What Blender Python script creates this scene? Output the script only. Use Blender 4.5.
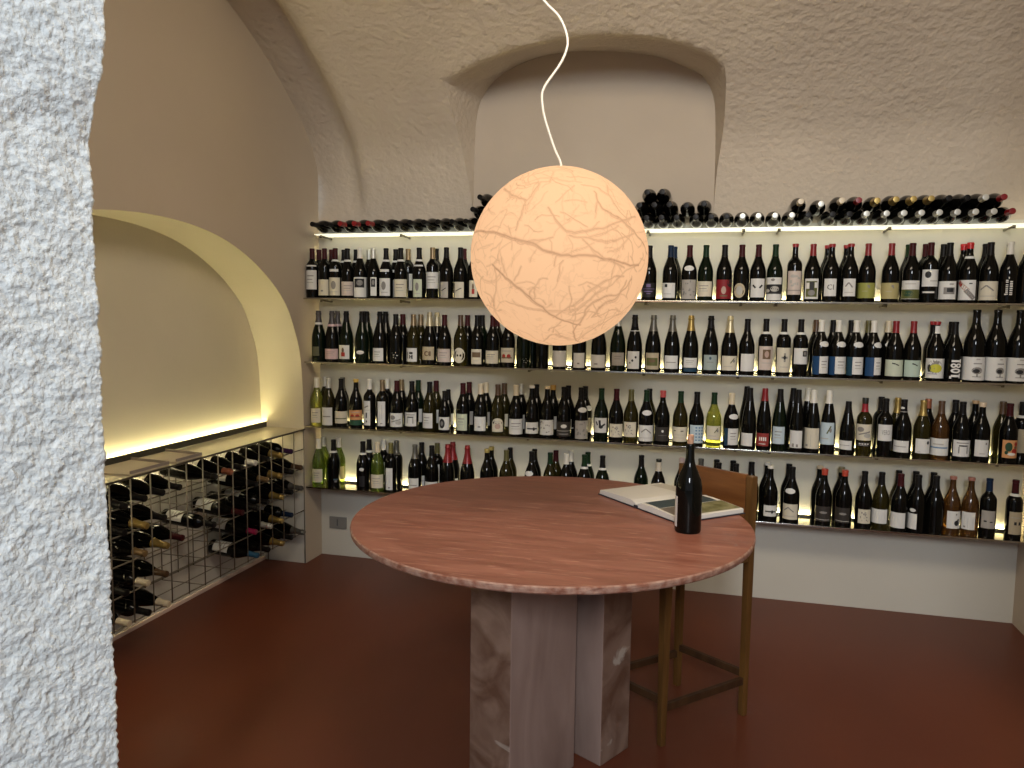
import bpy, bmesh, math, random
import numpy as np
from mathutils import Vector, Matrix, noise, geometry

for o in list(bpy.data.objects):
    bpy.data.objects.remove(o)
SC = bpy.context.scene
COL = SC.collection

# ------------------------------------------------------------------ camera, sky, daylight, exposure
CAM = Vector((2.45955, -4.4782, 1.6))
FWD = Vector((-0.25314, 0.96299, -0.09252))
RGT = Vector((0.96677, 0.25534, 0.01252))
UPV = Vector((-0.03568, 0.08627, 0.99563))
cd = bpy.data.cameras.new('camera')
cd.sensor_width = 36.0
cd.lens = 770.1 / 1024 * 36
cd.clip_start = 0.05
cam = bpy.data.objects.new('camera', cd)
COL.objects.link(cam)
m3 = Matrix((RGT, UPV, -FWD)).transposed()
cam.matrix_world = Matrix.Translation(CAM) @ m3.to_4x4()
SC.camera = cam

SC.view_settings.view_transform = 'Standard'
SC.view_settings.look = 'None'
SC.view_settings.gamma = 1.0
SC.view_settings.use_curve_mapping = False
SC.view_settings.exposure = 0.0

w = bpy.data.worlds.new('sky')
SC.world = w
w.use_nodes = True
w.node_tree.nodes['Background'].inputs['Color'].default_value = (0.80, 0.88, 1.0, 1)
w.node_tree.nodes['Background'].inputs['Strength'].default_value = 0.55

def area_light(name, loc, target, sx, sy, power, color):
    l = bpy.data.lights.new(name, 'AREA')
    l.shape = 'RECTANGLE'; l.size = sx; l.size_y = sy
    l.energy = power; l.color = color
    o = bpy.data.objects.new(name, l); COL.objects.link(o)
    o.location = loc
    o.rotation_euler = (Vector(target) - Vector(loc)).to_track_quat('-Z', 'Y').to_euler()
    return o

area_light('daylight_from_doorway', (2.75, -6.6, 3.0), (2.2, -1.0, 1.1), 0.62, 0.90, 125, (0.92, 0.96, 1.0))
area_light('added_overhead_fill', (2.4, -2.75, 3.2), (2.2, -1.6, 1.5), 1.6, 0.6, 44, (1.0, 0.85, 0.64))  # unseen warm fill added under the vault to brighten the interior

# ------------------------------------------------------------------ materials
MATS = {}
def mat(name, col, rough=0.5, metal=0.0, spec=0.5, emit=None, estr=0.0, trans=0.0, ior=1.5, coat=0.0):
    if name in MATS: return MATS[name]
    m = bpy.data.materials.new(name); m.use_nodes = True
    b = m.node_tree.nodes['Principled BSDF']
    b.inputs['Base Color'].default_value = (*col, 1)
    b.inputs['Roughness'].default_value = rough
    b.inputs['Metallic'].default_value = metal
    b.inputs['Specular IOR Level'].default_value = spec
    b.inputs['IOR'].default_value = ior
    b.inputs['Transmission Weight'].default_value = trans
    b.inputs['Coat Weight'].default_value = coat
    if emit:
        b.inputs['Emission Color'].default_value = (*emit, 1)
        b.inputs['Emission Strength'].default_value = estr
    MATS[name] = m
    return m

def nodes_of(m):
    nt = m.node_tree
    return nt, nt.nodes, nt.links, nt.nodes['Principled BSDF']

def mottled(name, c0, c1, scale, rough=0.7, bump=0.0, bscale=60, bdist=0.01, stretch=(1, 1, 1), detail=6, spec=0.3, dist=0.0, rough2=None, fine=None):
    """noise-coloured surface with a noise bump, in object space"""
    if name in MATS: return MATS[name]
    m = mat(name, c0, rough, 0, spec)
    nt, N, L, b = nodes_of(m)
    tc = N.new('ShaderNodeTexCoord'); mp = N.new('ShaderNodeMapping')
    mp.inputs['Scale'].default_value = stretch
    L.new(tc.outputs['Object'], mp.inputs['Vector'])
    nz = N.new('ShaderNodeTexNoise'); nz.inputs['Scale'].default_value = scale
    nz.inputs['Detail'].default_value = detail; nz.inputs['Distortion'].default_value = dist
    L.new(mp.outputs['Vector'], nz.inputs['Vector'])
    rp = N.new('ShaderNodeValToRGB')
    rp.color_ramp.elements[0].position = 0.34; rp.color_ramp.elements[0].color = (*c0, 1)
    rp.color_ramp.elements[1].position = 0.66; rp.color_ramp.elements[1].color = (*c1, 1)
    L.new(nz.outputs['Fac'], rp.inputs['Fac'])
    L.new(rp.outputs['Color'], b.inputs['Base Color'])
    if rough2 is not None:
        mr = N.new('ShaderNodeMapRange'); mr.inputs['To Min'].default_value = rough; mr.inputs['To Max'].default_value = rough2
        L.new(nz.outputs['Fac'], mr.inputs['Value']); L.new(mr.outputs['Result'], b.inputs['Roughness'])
    if bump > 0:
        n2 = N.new('ShaderNodeTexNoise'); n2.inputs['Scale'].default_value = bscale; n2.inputs['Detail'].default_value = 5
        L.new(tc.outputs['Object'], n2.inputs['Vector'])
        bp = N.new('ShaderNodeBump'); bp.inputs['Strength'].default_value = bump; bp.inputs['Distance'].default_value = bdist
        L.new(n2.outputs['Fac'], bp.inputs['Height']); L.new(bp.outputs['Normal'], b.inputs['Normal'])
    return m

M_VAULT = mottled('rough_vault_plaster', (0.495, 0.425, 0.345), (0.555, 0.48, 0.39), 1.6, 0.85, 0.75, 30, 0.014)
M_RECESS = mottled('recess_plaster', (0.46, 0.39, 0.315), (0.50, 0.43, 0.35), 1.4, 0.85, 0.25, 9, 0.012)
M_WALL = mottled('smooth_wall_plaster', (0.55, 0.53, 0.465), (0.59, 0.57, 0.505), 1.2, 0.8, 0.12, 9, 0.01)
M_LEFT = mottled('tan_smooth_plaster', (0.485, 0.415, 0.33), (0.525, 0.45, 0.36), 1.1, 0.8, 0.15, 6, 0.01)
M_NICHE = mottled('niche_plaster', (0.61, 0.565, 0.45), (0.66, 0.61, 0.49), 1.3, 0.75, 0.25, 7, 0.012)
M_BAY = mottled('pale_grey_bay_plaster', (0.60, 0.585, 0.53), (0.66, 0.645, 0.59), 2.0, 0.7)
M_REVEAL = mottled('white_rough_render', (0.56, 0.59, 0.595), (0.67, 0.70, 0.705), 40, 0.9, 0.7, 230, 0.004)
M_FLOOR = mottled('red_brown_floor', (0.105, 0.028, 0.014), (0.145, 0.040, 0.020), 1.2, 0.32, 0.0, rough2=0.45, stretch=(1, 0.5, 1))
M_GROUND = mottled('outdoor_paving', (0.30, 0.29, 0.27), (0.38, 0.36, 0.34), 3, 0.9)
M_STEEL = mat('brushed_steel', (0.55, 0.53, 0.49), 0.22, 1.0)
M_WIRE = mat('rack_wire_steel', (0.215, 0.19, 0.145), 0.42, 0.35)
M_CHANNEL = mat('dark_light_channel', (0.05, 0.048, 0.035), 0.5)
M_LED = mat('led_strip_light', (0.9, 0.85, 0.6), 0.5, emit=(1.0, 0.84, 0.42), estr=46.0)
M_BENCH = mottled('bench_sheet', (0.55, 0.49, 0.36), (0.60, 0.54, 0.40), 2.5, 0.22, spec=0.5)
M_SOCKET = mat('grey_socket_plastic', (0.20, 0.20, 0.19), 0.5)
M_SLOT = mat('socket_slot', (0.10, 0.10, 0.10), 0.5)

# ------------------------------------------------------------------ helpers
def link(name, me, m=None, parent=None):
    o = bpy.data.objects.new(name, me); COL.objects.link(o)
    if m is not None and len(me.materials) == 0: me.materials.append(m)
    if parent is not None: o.parent = parent
    return o

def from_bm(name, bm, m=None, parent=None, smooth=None):
    me = bpy.data.meshes.new(name); bm.to_mesh(me); bm.free()
    if smooth is not None:
        for p in me.polygons: p.use_smooth = True
        if smooth < 180: me.set_sharp_from_angle(angle=math.radians(smooth))
    return link(name, me, m, parent)

def pydata(name, v, f, smooth=False):
    me = bpy.data.meshes.new(name); me.from_pydata(v, [], f)
    if smooth:
        for p in me.polygons: p.use_smooth = True
    me.update()
    return me

def tag(o, label, cat, group=None):
    o['label'] = label; o['category'] = cat
    if group: o['group'] = group
    return o

def thing(name, label, cat, loc=(0, 0, 0), rot=(0, 0, 0), group=None):
    o = bpy.data.objects.new(name, None); COL.objects.link(o)
    o.empty_display_size = 0.05
    o.location = loc; o.rotation_euler = rot
    return tag(o, label, cat, group)

def struct(o):
    o['kind'] = 'structure'
    return o

def add_box(bm, x0, x1, y0, y1, z0, z1, bevel=0.0):
    r = bmesh.ops.create_cube(bm, size=1.0)
    for v in r['verts']:
        v.co = Vector((x0 + (v.co.x + .5) * (x1 - x0), y0 + (v.co.y + .5) * (y1 - y0), z0 + (v.co.z + .5) * (z1 - z0)))
    if bevel > 0:
        es = list({e for v in r['verts'] for e in v.link_edges})
        bmesh.ops.bevel(bm, geom=es, offset=bevel, segments=2, affect='EDGES', profile=0.6)

def add_prism(bm, pts, z0, z1, bevel=0.0):
    """upright prism over a counter-clockwise footprint"""
    a = [bm.verts.new((x, y, z0)) for x, y in pts]; b = [bm.verts.new((x, y, z1)) for x, y in pts]
    n = len(pts); fs = []
    fs.append(bm.faces.new(a[::-1])); fs.append(bm.faces.new(b))
    for i in range(n):
        fs.append(bm.faces.new((a[i], a[(i + 1) % n], b[(i + 1) % n], b[i])))
    if bevel > 0:
        es = list({e for f in fs for e in f.edges})
        bmesh.ops.bevel(bm, geom=es, offset=bevel, segments=2, affect='EDGES', profile=0.6)

def add_bar(bm, p, q, w0, h0, w1=None, h1=None, side=Vector((0, 0, 1)), bevel=0.0):
    """rectangular bar from p to q; SIDE is the direction of its height"""
    p, q = Vector(p), Vector(q); d = (q - p).normalized()
    s = (side - d * side.dot(d)).normalized(); t = d.cross(s)
    w1 = w0 if w1 is None else w1; h1 = h0 if h1 is None else h1
    vs = []
    for c, ww, hh in ((p, w0, h0), (q, w1, h1)):
        vs.append([bm.verts.new(c + t * (a * ww / 2) + s * (b * hh / 2)) for a, b in ((-1, -1), (1, -1), (1, 1), (-1, 1))])
    fs = [bm.faces.new(vs[0]), bm.faces.new(vs[1][::-1])]
    for i in range(4):
        fs.append(bm.faces.new((vs[0][i], vs[1][i], vs[1][(i + 1) % 4], vs[0][(i + 1) % 4])))
    bmesh.ops.recalc_face_normals(bm, faces=fs)
    if bevel > 0:
        es = list({e for f in fs for e in f.edges})
        bmesh.ops.bevel(bm, geom=es, offset=bevel, segments=2, affect='EDGES', profile=0.6)

def add_tube(bm, p, q, r, n=6):
    p, q = Vector(p), Vector(q); d = (q - p).normalized()
    a = d.orthogonal().normalized(); b = d.cross(a)
    r0 = [bm.verts.new(p + (a * math.cos(t) + b * math.sin(t)) * r) for t in [2 * math.pi * i / n for i in range(n)]]
    r1 = [bm.verts.new(q + (a * math.cos(t) + b * math.sin(t)) * r) for t in [2 * math.pi * i / n for i in range(n)]]
    for i in range(n):
        f = bm.faces.new((r0[i], r0[(i + 1) % n], r1[(i + 1) % n], r1[i])); f.smooth = True
    bm.faces.new(r0[::-1]); bm.faces.new(r1)

def sweep(bm, pts, r, n=8):
    """round cord along a list of points"""
    rings = []
    P = [Vector(p) for p in pts]
    ref = Vector((0.3, 1, 0.1))
    for i, p in enumerate(P):
        d = (P[min(i + 1, len(P) - 1)] - P[max(i - 1, 0)]).normalized()
        a = (ref - d * ref.dot(d)).normalized(); b = d.cross(a)
        rings.append([bm.verts.new(p + (a * math.cos(2 * math.pi * k / n) + b * math.sin(2 * math.pi * k / n)) * r) for k in range(n)])
    for i in range(len(rings) - 1):
        for k in range(n):
            f = bm.faces.new((rings[i][k], rings[i][(k + 1) % n], rings[i + 1][(k + 1) % n], rings[i + 1][k])); f.smooth = True
    bm.faces.new(rings[0][::-1]); bm.faces.new(rings[-1])

def spline(pts, n):
    """Catmull-Rom through points, n samples per span"""
    P = [Vector(p) for p in pts]; out = []
    for i in range(len(P) - 1):
        a = P[max(i - 1, 0)]; b = P[i]; c = P[i + 1]; d = P[min(i + 2, len(P) - 1)]
        for k in range(n):
            t = k / n
            out.append(0.5 * ((2 * b) + (c - a) * t + (2 * a - 5 * b + 4 * c - d) * t * t + (3 * b - a - 3 * c + d) * t ** 3))
    out.append(P[-1])
    return out

def lathe_mesh(name, prof, seg=24):
    v, f = [], []
    n = len(prof)
    for z, r in prof:
        for k in range(seg):
            t = 2 * math.pi * k / seg
            v.append((r * math.cos(t), r * math.sin(t), z))
    for i in range(n - 1):
        for k in range(seg):
            k2 = (k + 1) % seg
            f.append((i * seg + k, i * seg + k2, (i + 1) * seg + k2, (i + 1) * seg + k))
    f.append(tuple(range(seg))[::-1]); f.append(tuple((n - 1) * seg + k for k in range(seg)))
    me = pydata(name, v, f, True)
    me.set_sharp_from_angle(angle=math.radians(50))
    return me

def inside(x, y, poly):
    c = False; j = len(poly) - 1
    for i in range(len(poly)):
        xi, yi = poly[i]; xj, yj = poly[j]
        if (yi > y) != (yj > y) and x < (xj - xi) * (y - yi) / (yj - yi) + xi: c = not c
        j = i
    return c

def cdt_sheet(outer, hole, grid):
    """triangulate a sheet (u, v) with one hole; returns 2D verts and faces outside the hole"""
    vs = [Vector(p) for p in outer] + [Vector(p) for p in hole] + [Vector(p) for p in grid]
    no, nh = len(outer), len(hole)
    es = [(i, (i + 1) % no) for i in range(no)] + [(no + i, no + (i + 1) % nh) for i in range(nh)]
    r = geometry.delaunay_2d_cdt(vs, es, [], 0, 1e-6)
    V, Fc = r[0], r[2]
    keep = []
    for f in Fc:
        cx = sum(V[i].x for i in f) / len(f); cy = sum(V[i].y for i in f) / len(f)
        if inside(cx, cy, outer) and not inside(cx, cy, hole): keep.append(tuple(f))
    return V, keep

# ------------------------------------------------------------------ the room
W = 4.027           # width between the side walls; back wall at y = 0, side walls at x = 0 and x = W
FRONT = -3.40
ZS = {1: 2.059, 2: 1.6742, 3: 1.28204, 4: 0.88034, 5: 0.49458}   # shelf tops

bm = bmesh.new()
add_box(bm, -0.45, W + .1, -4.0, 0.1, -0.12, 0.0)
struct(from_bm('floor', bm, M_FLOOR))
bm = bmesh.new()
add_box(bm, -6, 9, -12.0, -4.0, -0.14, -0.02)
struct(from_bm('ground', bm, M_GROUND))

bm = bmesh.new()
add_box(bm, -0.45, W + .12, 0.0, 0.12, 0, 2.115)
struct(from_bm('wall_back', bm, M_WALL))
bm = bmesh.new()
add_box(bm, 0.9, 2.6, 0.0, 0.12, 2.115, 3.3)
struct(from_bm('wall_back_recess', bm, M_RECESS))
bm = bmesh.new()
add_box(bm, W, W + .12, -4.0, 0.12, 0, 3.6)
struct(from_bm('wall_right', bm, M_LEFT))

# vault: springs from the back wall and curls over the room, with a blind arched recess
PROF = [(-0.0015, 2.10), (-.03, 2.30), (-.12, 2.53), (-.28, 2.70), (-.47, 2.845), (-.72, 2.99), (-1.0, 3.11), (-1.5, 3.24), (-2.2, 3.32), (-3.0, 3.35), (-3.5, 3.35)]
pc = [(p.x, p.y) for p in spline([(a, b, 0) for a, b in PROF], 10)]
arc = [0.0]
for a, b in zip(pc[:-1], pc[1:]): arc.append(arc[-1] + math.hypot(b[0] - a[0], b[1] - a[1]))
def prof_at(s):
    s = max(0, min(arc[-1], s))
    i = max(0, min(len(arc) - 2, int(np.searchsorted(arc, s)) - 1))
    t = (s - arc[i]) / (arc[i + 1] - arc[i])
    return pc[i][0] + (pc[i + 1][0] - pc[i][0]) * t, pc[i][1] + (pc[i + 1][1] - pc[i][1]) * t
def s_of_z(z):
    i = max(j for j in range(len(pc)) if pc[j][1] <= z)
    t = (z - pc[i][1]) / (pc[i + 1][1] - pc[i][1])
    return arc[i] + t * (arc[i + 1] - arc[i])
def smooth01(t):
    t = max(0.0, min(1.0, t)); return t * t * (3 - 2 * t)
def vault_point(x, s):
    y, z = prof_at(s); y2, z2 = prof_at(s + .01); y1, z1 = prof_at(s - .01)
    d = Vector((0, y2 - y1, z2 - z1)).normalized(); nrm = Vector((0, d.z, -d.y))       # out of the room
    k = smooth01(s / 0.25)
    off = 0.075 * smooth01((0.34 - x) / 0.09) * k
    off += k * (0.010 * noise.noise((x * 1.1, s * 1.1, 3.1)) + 0.0025 * noise.noise((x * 5, s * 5, 7.7)))
    return Vector((x, y, z)) + nrm * off
# outline of the recess where it cuts the vault, then where it meets its flat back
OUT = [(1.028, 2.14), (1.026, 2.264), (1.019, 2.321), (.998, 2.536), (.992, 2.718), (.992, 2.835), (1.184, 2.88), (1.411, 2.921), (1.666, 2.943), (1.902, 2.944), (2.132, 2.926), (2.282, 2.895), (2.402, 2.855), (2.455, 2.822), (2.466, 2.753), (2.462, 2.59), (2.436, 2.38), (2.426, 2.204), (2.425, 2.14)]
BACK = [(1.03, 2.14), (1.03, 2.264), (1.032, 2.40), (1.036, 2.58), (1.045, 2.74), (1.07, 2.845), (1.17, 2.965), (1.35, 3.05), (1.55, 3.082), (1.80, 3.074), (2.07, 3.03), (2.22, 2.97), (2.33, 2.91), (2.385, 2.84), (2.41, 2.75), (2.42, 2.59), (2.424, 2.38), (2.425, 2.204), (2.425, 2.14)]
def dens(a, n):
    return [(p.x, p.y) for p in spline([(x, y, 0) for x, y in a], n)]
out_d = dens(OUT[:6], 4)[:-1] + dens(OUT[5:14], 4)[:-1] + dens(OUT[13:], 4)
back_d = dens(BACK[:6], 4)[:-1] + dens(BACK[5:14], 4)[:-1] + dens(BACK[13:], 4)
hole = [(x, s_of_z(z)) for x, z in out_d]
nx, ns = 90, 84
outer = [(-.02 + (W + .04) * i / nx, 0) for i in range(nx)] + [(W + .02, arc[-1] * i / ns) for i in range(ns)] + \
        [(W + .02 - (W + .04) * i / nx, arc[-1]) for i in range(nx)] + [(-.02, arc[-1] * (1 - i / ns)) for i in range(ns)]
grid = []
for i in range(1, nx):
    for j in range(1, ns):
        x, s = -.02 + (W + .04) * i / nx, arc[-1] * j / ns
        if inside(x, s, hole): continue
        if min((x - a) ** 2 + (s - b) ** 2 for a, b in hole) < 0.016 ** 2: continue
        grid.append((x, s))
V2, Fk = cdt_sheet(outer, hole, grid)
verts = [vault_point(v.x, v.y) for v in V2]
faces = list(Fk)
# the sides and soffit of the recess
rings = 5
base = len(verts)
n = len(out_d)
for r in range(rings + 1):
    t = r / rings
    for (xo, zo), (xb, zb) in zip(out_d, back_d):
        a = vault_point(xo, s_of_z(zo)); b = Vector((xb, 0.001, zb))
        p = a.lerp(b, t)
        verts.append(p)
for r in range(rings):
    for i in range(n - 1):
        a = base + r * n + i
        faces.append((a, a + 1, a + n + 1, a + n))
me = pydata('ceiling', [tuple(v) for v in verts], faces, True)
bm = bmesh.new(); bm.from_mesh(me); bmesh.ops.remove_doubles(bm, verts=bm.verts, dist=0.0008); bmesh.ops.recalc_face_normals(bm, faces=bm.faces)
bm.to_mesh(me); bm.free()
for p in me.polygons: p.use_smooth = True
me.set_sharp_from_angle(angle=math.radians(48))
struct(link('ceiling', me, M_VAULT))

# left wall with the arched niche (bench above, rack bay below)
NY0, NY1, ND = -0.205, -2.80, 0.30
half = [(-.205, 0.0), (-.205, .45), (-.21, .90), (-.222, 1.15), (-.252, 1.354), (-.354, 1.568), (-.44, 1.67), (-.562, 1.766), (-.70, 1.847), (-.844, 1.912), (-1.0, 1.962), (-1.17, 1.995), (-1.34, 2.012), (-1.5025, 2.017)]
arch = half + [(NY0 + NY1 - y, z) for y, z in half[::-1][1:]]
ar = [(p.x, p.y) for p in spline([(y, z, 0) for y, z in arch[2:-2]], 4)]
arch = [arch[0], arch[1]] + ar + [arch[-2], arch[-1]]
holeL = [(y, z) for y, z in arch]
outerL = [(0.0, 0.0), (0.0, 3.5), (-4.0, 3.5), (-4.0, 0.0), (NY1, 0.0)]
bm = bmesh.new()
contour = outerL + [(y, z) for y, z in arch[::-1][1:]]
# simple polygon: outside boundary and the arch opening from the floor
vs = [bm.verts.new((0, y, z)) for y, z in contour]
es = [bm.edges.new((vs[i], vs[(i + 1) % len(vs)])) for i in range(len(vs))]
bmesh.ops.triangle_fill(bm, edges=es, use_beauty=True)
struct(from_bm('wall_left', bm, M_LEFT))
bm = bmesh.new()
fr = [bm.verts.new((0, y, z)) for y, z in arch]; bk = [bm.verts.new((-ND, y - (0.06 if False else 0), z)) for y, z in arch]
for i in range(len(arch) - 1):
    f = bm.faces.new((fr[i], fr[i + 1], bk[i + 1], bk[i])); f.smooth = True
k0 = bm.verts.new((-ND, NY0, .8575)); k1 = bm.verts.new((-ND, NY1, .8575))
bm.faces.new(bk[2:-2] + [k1, k0]); bm.faces.new([bk[0], bk[1], k0, k1, bk[-2], bk[-1]])
o = struct(from_bm('wall_left_niche', bm, M_NICHE))
o.data.materials.append(M_BAY)
for p in o.data.polygons:
    if p.center.z < .6: p.material_index = 1
o.data.set_sharp_from_angle(angle=math.radians(40))
bm = bmesh.new()
add_box(bm, -ND + .0005, -ND + .014, NY1 + .01, NY0 - .002, 0.0, 0.022, 0.004)
struct(from_bm('baseboard_left', bm, mat('pale_pink_skirting', (0.78, 0.62, 0.54), 0.5)))

# front wall: the rough rendered reveal of the doorway the picture is taken through
EDGE = [(2.35, 0.012), (2.02, 0.012), (1.97, 0.006), (1.94, .000), (1.90, -.010), (1.87, -.018), (1.80, -.014), (1.72, -.013), (1.68, -.012), (1.58, -.007), (1.49, -.003), (1.38, .0), (1.29, .004), (1.16, .008), (1.07, .012), (0.95, .018), (0.86, .022), (0.3, .024), (0, .024)]
COR = [(2.2, .017), (2.11, .015), (1.94, .005), (1.77, .002), (1.60, -.001), (1.43, -.006), (1.1, -.015), (.81, -.025), (0, -.026)]
def edge_dx(z):
    return edge_dx0(z) + np.interp(z, [q[0] for q in COR[::-1]], [q[1] for q in COR[::-1]])
def edge_dx0(z):
    for (za, xa), (zb_, xb) in zip(EDGE[:-1], EDGE[1:]):
        if zb_ <= z <= za: return xb + (xa - xb) * (z - zb_) / (za - zb_)
    return EDGE[0][1] if z > EDGE[0][0] else EDGE[-1][1]
E0, E1 = Vector((1.466, -3.40, 0)), Vector((1.335, -4.0, 0))
ed = (E1 - E0).normalized(); en = Vector((-ed.y, ed.x, 0))
if en.x < 0: en = -en
def reveal_grid(z0, z1, dz, L, du, amp):
    v, f = [], []
    nu = int(L / du) + 1; nz = int((z1 - z0) / dz) + 1
    back = 8
    for j in range(nz + 1):
        z = z0 + (z1 - z0) * j / nz
        dx = edge_dx(z)
        for i in range(-back, nu + 1):
            if i < 0:      # round the corner onto the room side
                k = -i
                p = E0 + Vector((-0.006 - k * 0.004, 0.004 + 0.0015 * k, 0)); nr = Vector((-.2, 1, 0)).normalized()
            else:
                p = E0 + ed * (L * i / nu); nr = en
                if i == 0: nr = (en + Vector((0, 1, 0))).normalized(); p = p + Vector((-.002, .001, 0))
            fade = max(0.0, 1 - max(i, 0) * L / nu / 0.25)
            p = Vector((p.x + dx * (0.25 + 0.75 * fade), p.y, z))
            q = p * 95
            h = noise.noise(q) * 0.5 + noise.noise(q * 2.3 + Vector((5, 1, 2))) * 0.42 + noise.noise(q * 0.28) * 0.7
            v.append(p + nr * (h * amp))
    m = nu + 1 + back
    for j in range(nz):
        for i in range(m - 1):
            a = j * m + i
            f.append((a, a + 1, a + m + 1, a + m))
    return v, f
v, f = reveal_grid(0.62, 2.36, 0.0027, 0.34, 0.0025, 0.0062)
me = pydata('wall_front_reveal', [tuple(p) for p in v], f, True)
o = struct(link('wall_front_reveal', me, M_REVEAL))
bm = bmesh.new()
add_prism(bm, [(1.40, -3.425), (-0.4, -3.425), (-0.4, -4.0), (1.27, -4.0)], 0, 3.45)
struct(from_bm('wall_front', bm, M_REVEAL))
bm = bmesh.new()
add_prism(bm, [(3.35, -3.40), (3.45, -4.0), (W + .3, -4.0), (W + .3, -3.40)], 0, 3.45)
struct(from_bm('wall_front_right', bm, M_REVEAL))

# ------------------------------------------------------------------ fixed fittings
# wall socket
t = thing('wall_socket', 'small grey wall socket low on the back wall near the left corner', 'socket', (0.122, 0, 0.22))
bm = bmesh.new(); add_box(bm, -.061, .061, -.010, -.0005, -.039, .039, 0.003); plate = from_bm('plate', bm, M_SOCKET, t)
bm = bmesh.new(); add_box(bm, -.006, .002, -.0125, -.0095, -.020, .024, 0.001); from_bm('switch', bm, M_SLOT, plate)

# shelves with their light strips and brackets
M_S1 = mat('edge_lit_glass_shelf', (0.75, 0.75, 0.65), 0.3, emit=(1.0, 0.96, 0.72), estr=1.05)
M_SHELF = mat('polished_steel_shelf', (0.50, 0.48, 0.44), 0.16, 1.0)
M_BRACKET = mat('dark_bracket_steel', (0.20, 0.18, 0.14), 0.4, 1.0)
SHELF_NAMES = {1: 'top shelf', 2: 'second shelf', 3: 'third shelf', 4: 'fourth shelf', 5: 'bottom shelf'}
SL = {1: 'pale glowing wall shelf, topmost of five, holding lying bottles',
      2: 'steel wall shelf second from the top, behind the round paper lamp',
      3: 'steel wall shelf, middle of the five, just below the paper lamp',
      4: 'steel wall shelf fourth from the top, holding the yellow-green bottles',
      5: 'lowest steel wall shelf, partly hidden behind the round table'}
for r in (1, 2, 3, 4, 5):
    z = ZS[r]
    t = thing('wall_shelf', SL[r], 'shelf', (W / 2, 0, z), group='wall shelves of bottles')
    bm = bmesh.new()
    if r == 1: add_box(bm, -W / 2 + .055, W / 2 - .02, -.150, -.001, 0.0, .006)
    else: add_box(bm, -W / 2 + .004, W / 2 - .004, -.2044, -.001, -.008, 0.0, 0.0008)
    from_bm('board', bm, M_S1 if r == 1 else M_SHELF, t)
    zt = 0.0
    if r > 1:
        bm = bmesh.new(); add_box(bm, -W / 2 + .03, W / 2 - .03, -.024, -.020, zt + .0003, zt + .013); ch = from_bm('strip_channel', bm, M_CHANNEL, t)
        bm = bmesh.new(); add_box(bm, -W / 2 + .03, W / 2 - .03, -.014, -.002, zt + .0005, zt + .010); from_bm('light_strip', bm, M_LED, ch)
    zb = 0 if r == 1 else -.008
    for xb in (0.09, 0.62, 1.42, 2.08, 2.585, 2.765, 3.30, 3.86):
        bm = bmesh.new()
        add_tube(bm, (xb - W / 2, -.001, zb - .012), (xb - W / 2, -.135, zb - .006), .0065, 8)
        add_tube(bm, (xb - W / 2, -.135, zb - .017), (xb - W / 2, -.135, zb - .0002), .0085, 8)
        from_bm('bracket', bm, M_BRACKET, t)

# bench slab over the rack bay
BZ = 0.863
t = thing('niche_bench', 'pale sheet bench top spanning the arched niche above the wire rack', 'bench', (0, -1.5, BZ))
bm = bmesh.new(); add_box(bm, -ND + .002, .004, -1.28, 1.292, -.008, 0.0, 0.001); from_bm('bench_top', bm, M_BENCH, t)
bm = bmesh.new(); add_box(bm, .0045, .0085, -1.28, 1.294, -.0085, .0005); from_bm('front_edge', bm, mat('dark_bench_edge', (0.07, 0.055, 0.04), 0.4, 0.3), t)
bm = bmesh.new(); add_box(bm, -.266, -.258, -1.28, 1.285, .0005, .034); from_bm('strip_channel', bm, M_CHANNEL, t)
bm = bmesh.new(); add_box(bm, -.292, -.276, -1.28, 1.275, .0005, .012); from_bm('light_strip', bm, mat('niche_led_strip', (0.9, 0.85, 0.6), 0.5, emit=(1.0, 0.88, 0.46), estr=44.0), t)
bm = bmesh.new(); add_box(bm, -.292, -.274, -1.28, 1.275, -.016, -.009); from_bm('light_strip', bm, mat('bay_led_strip', (0.9, 0.85, 0.6), 0.5, emit=(1.0, 0.86, 0.52), estr=34.0), t)

# two pale boards lying on the bench
M_BOARD = mottled('pale_grey_card', (0.44, 0.38, 0.29), (0.50, 0.43, 0.33), 5, 0.5)
M_BOARD_E = mat('grey_card_edge', (0.26, 0.22, 0.20), 0.5)
def board(lab, y0, y1, tilt, x0=-.245, x1=-.004):
    t = thing('flat_tray', lab, 'tray', (0, 0, BZ + .0012), group='pale trays on the bench')
    bm = bmesh.new()
    pts = [(x0, y0), (x1, y0 + .02), (x1, y1), (x0, y1 + .03)]
    add_prism(bm, pts, 0, .006, 0.001); from_bm('tray_base', bm, M_BOARD, t)
    bm = bmesh.new()
    add_bar(bm, (x1 - .004, y0 + .022, .0125), (x1 - .004, y1 - .002, .0125), .007, .013); add_bar(bm, (x0 + .002, y1 + .028, .0125), (x1 - .002, y1 - .003, .0125), .006, .013)
    from_bm('tray_rim', bm, M_BOARD_E, t)
board('pale flat tray on the niche bench, the one closer to the bottle shelves', -1.40, -1.19, 0)
board('pale flat tray on the niche bench, beside the rough white wall edge', -1.70, -1.43, 0)

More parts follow.
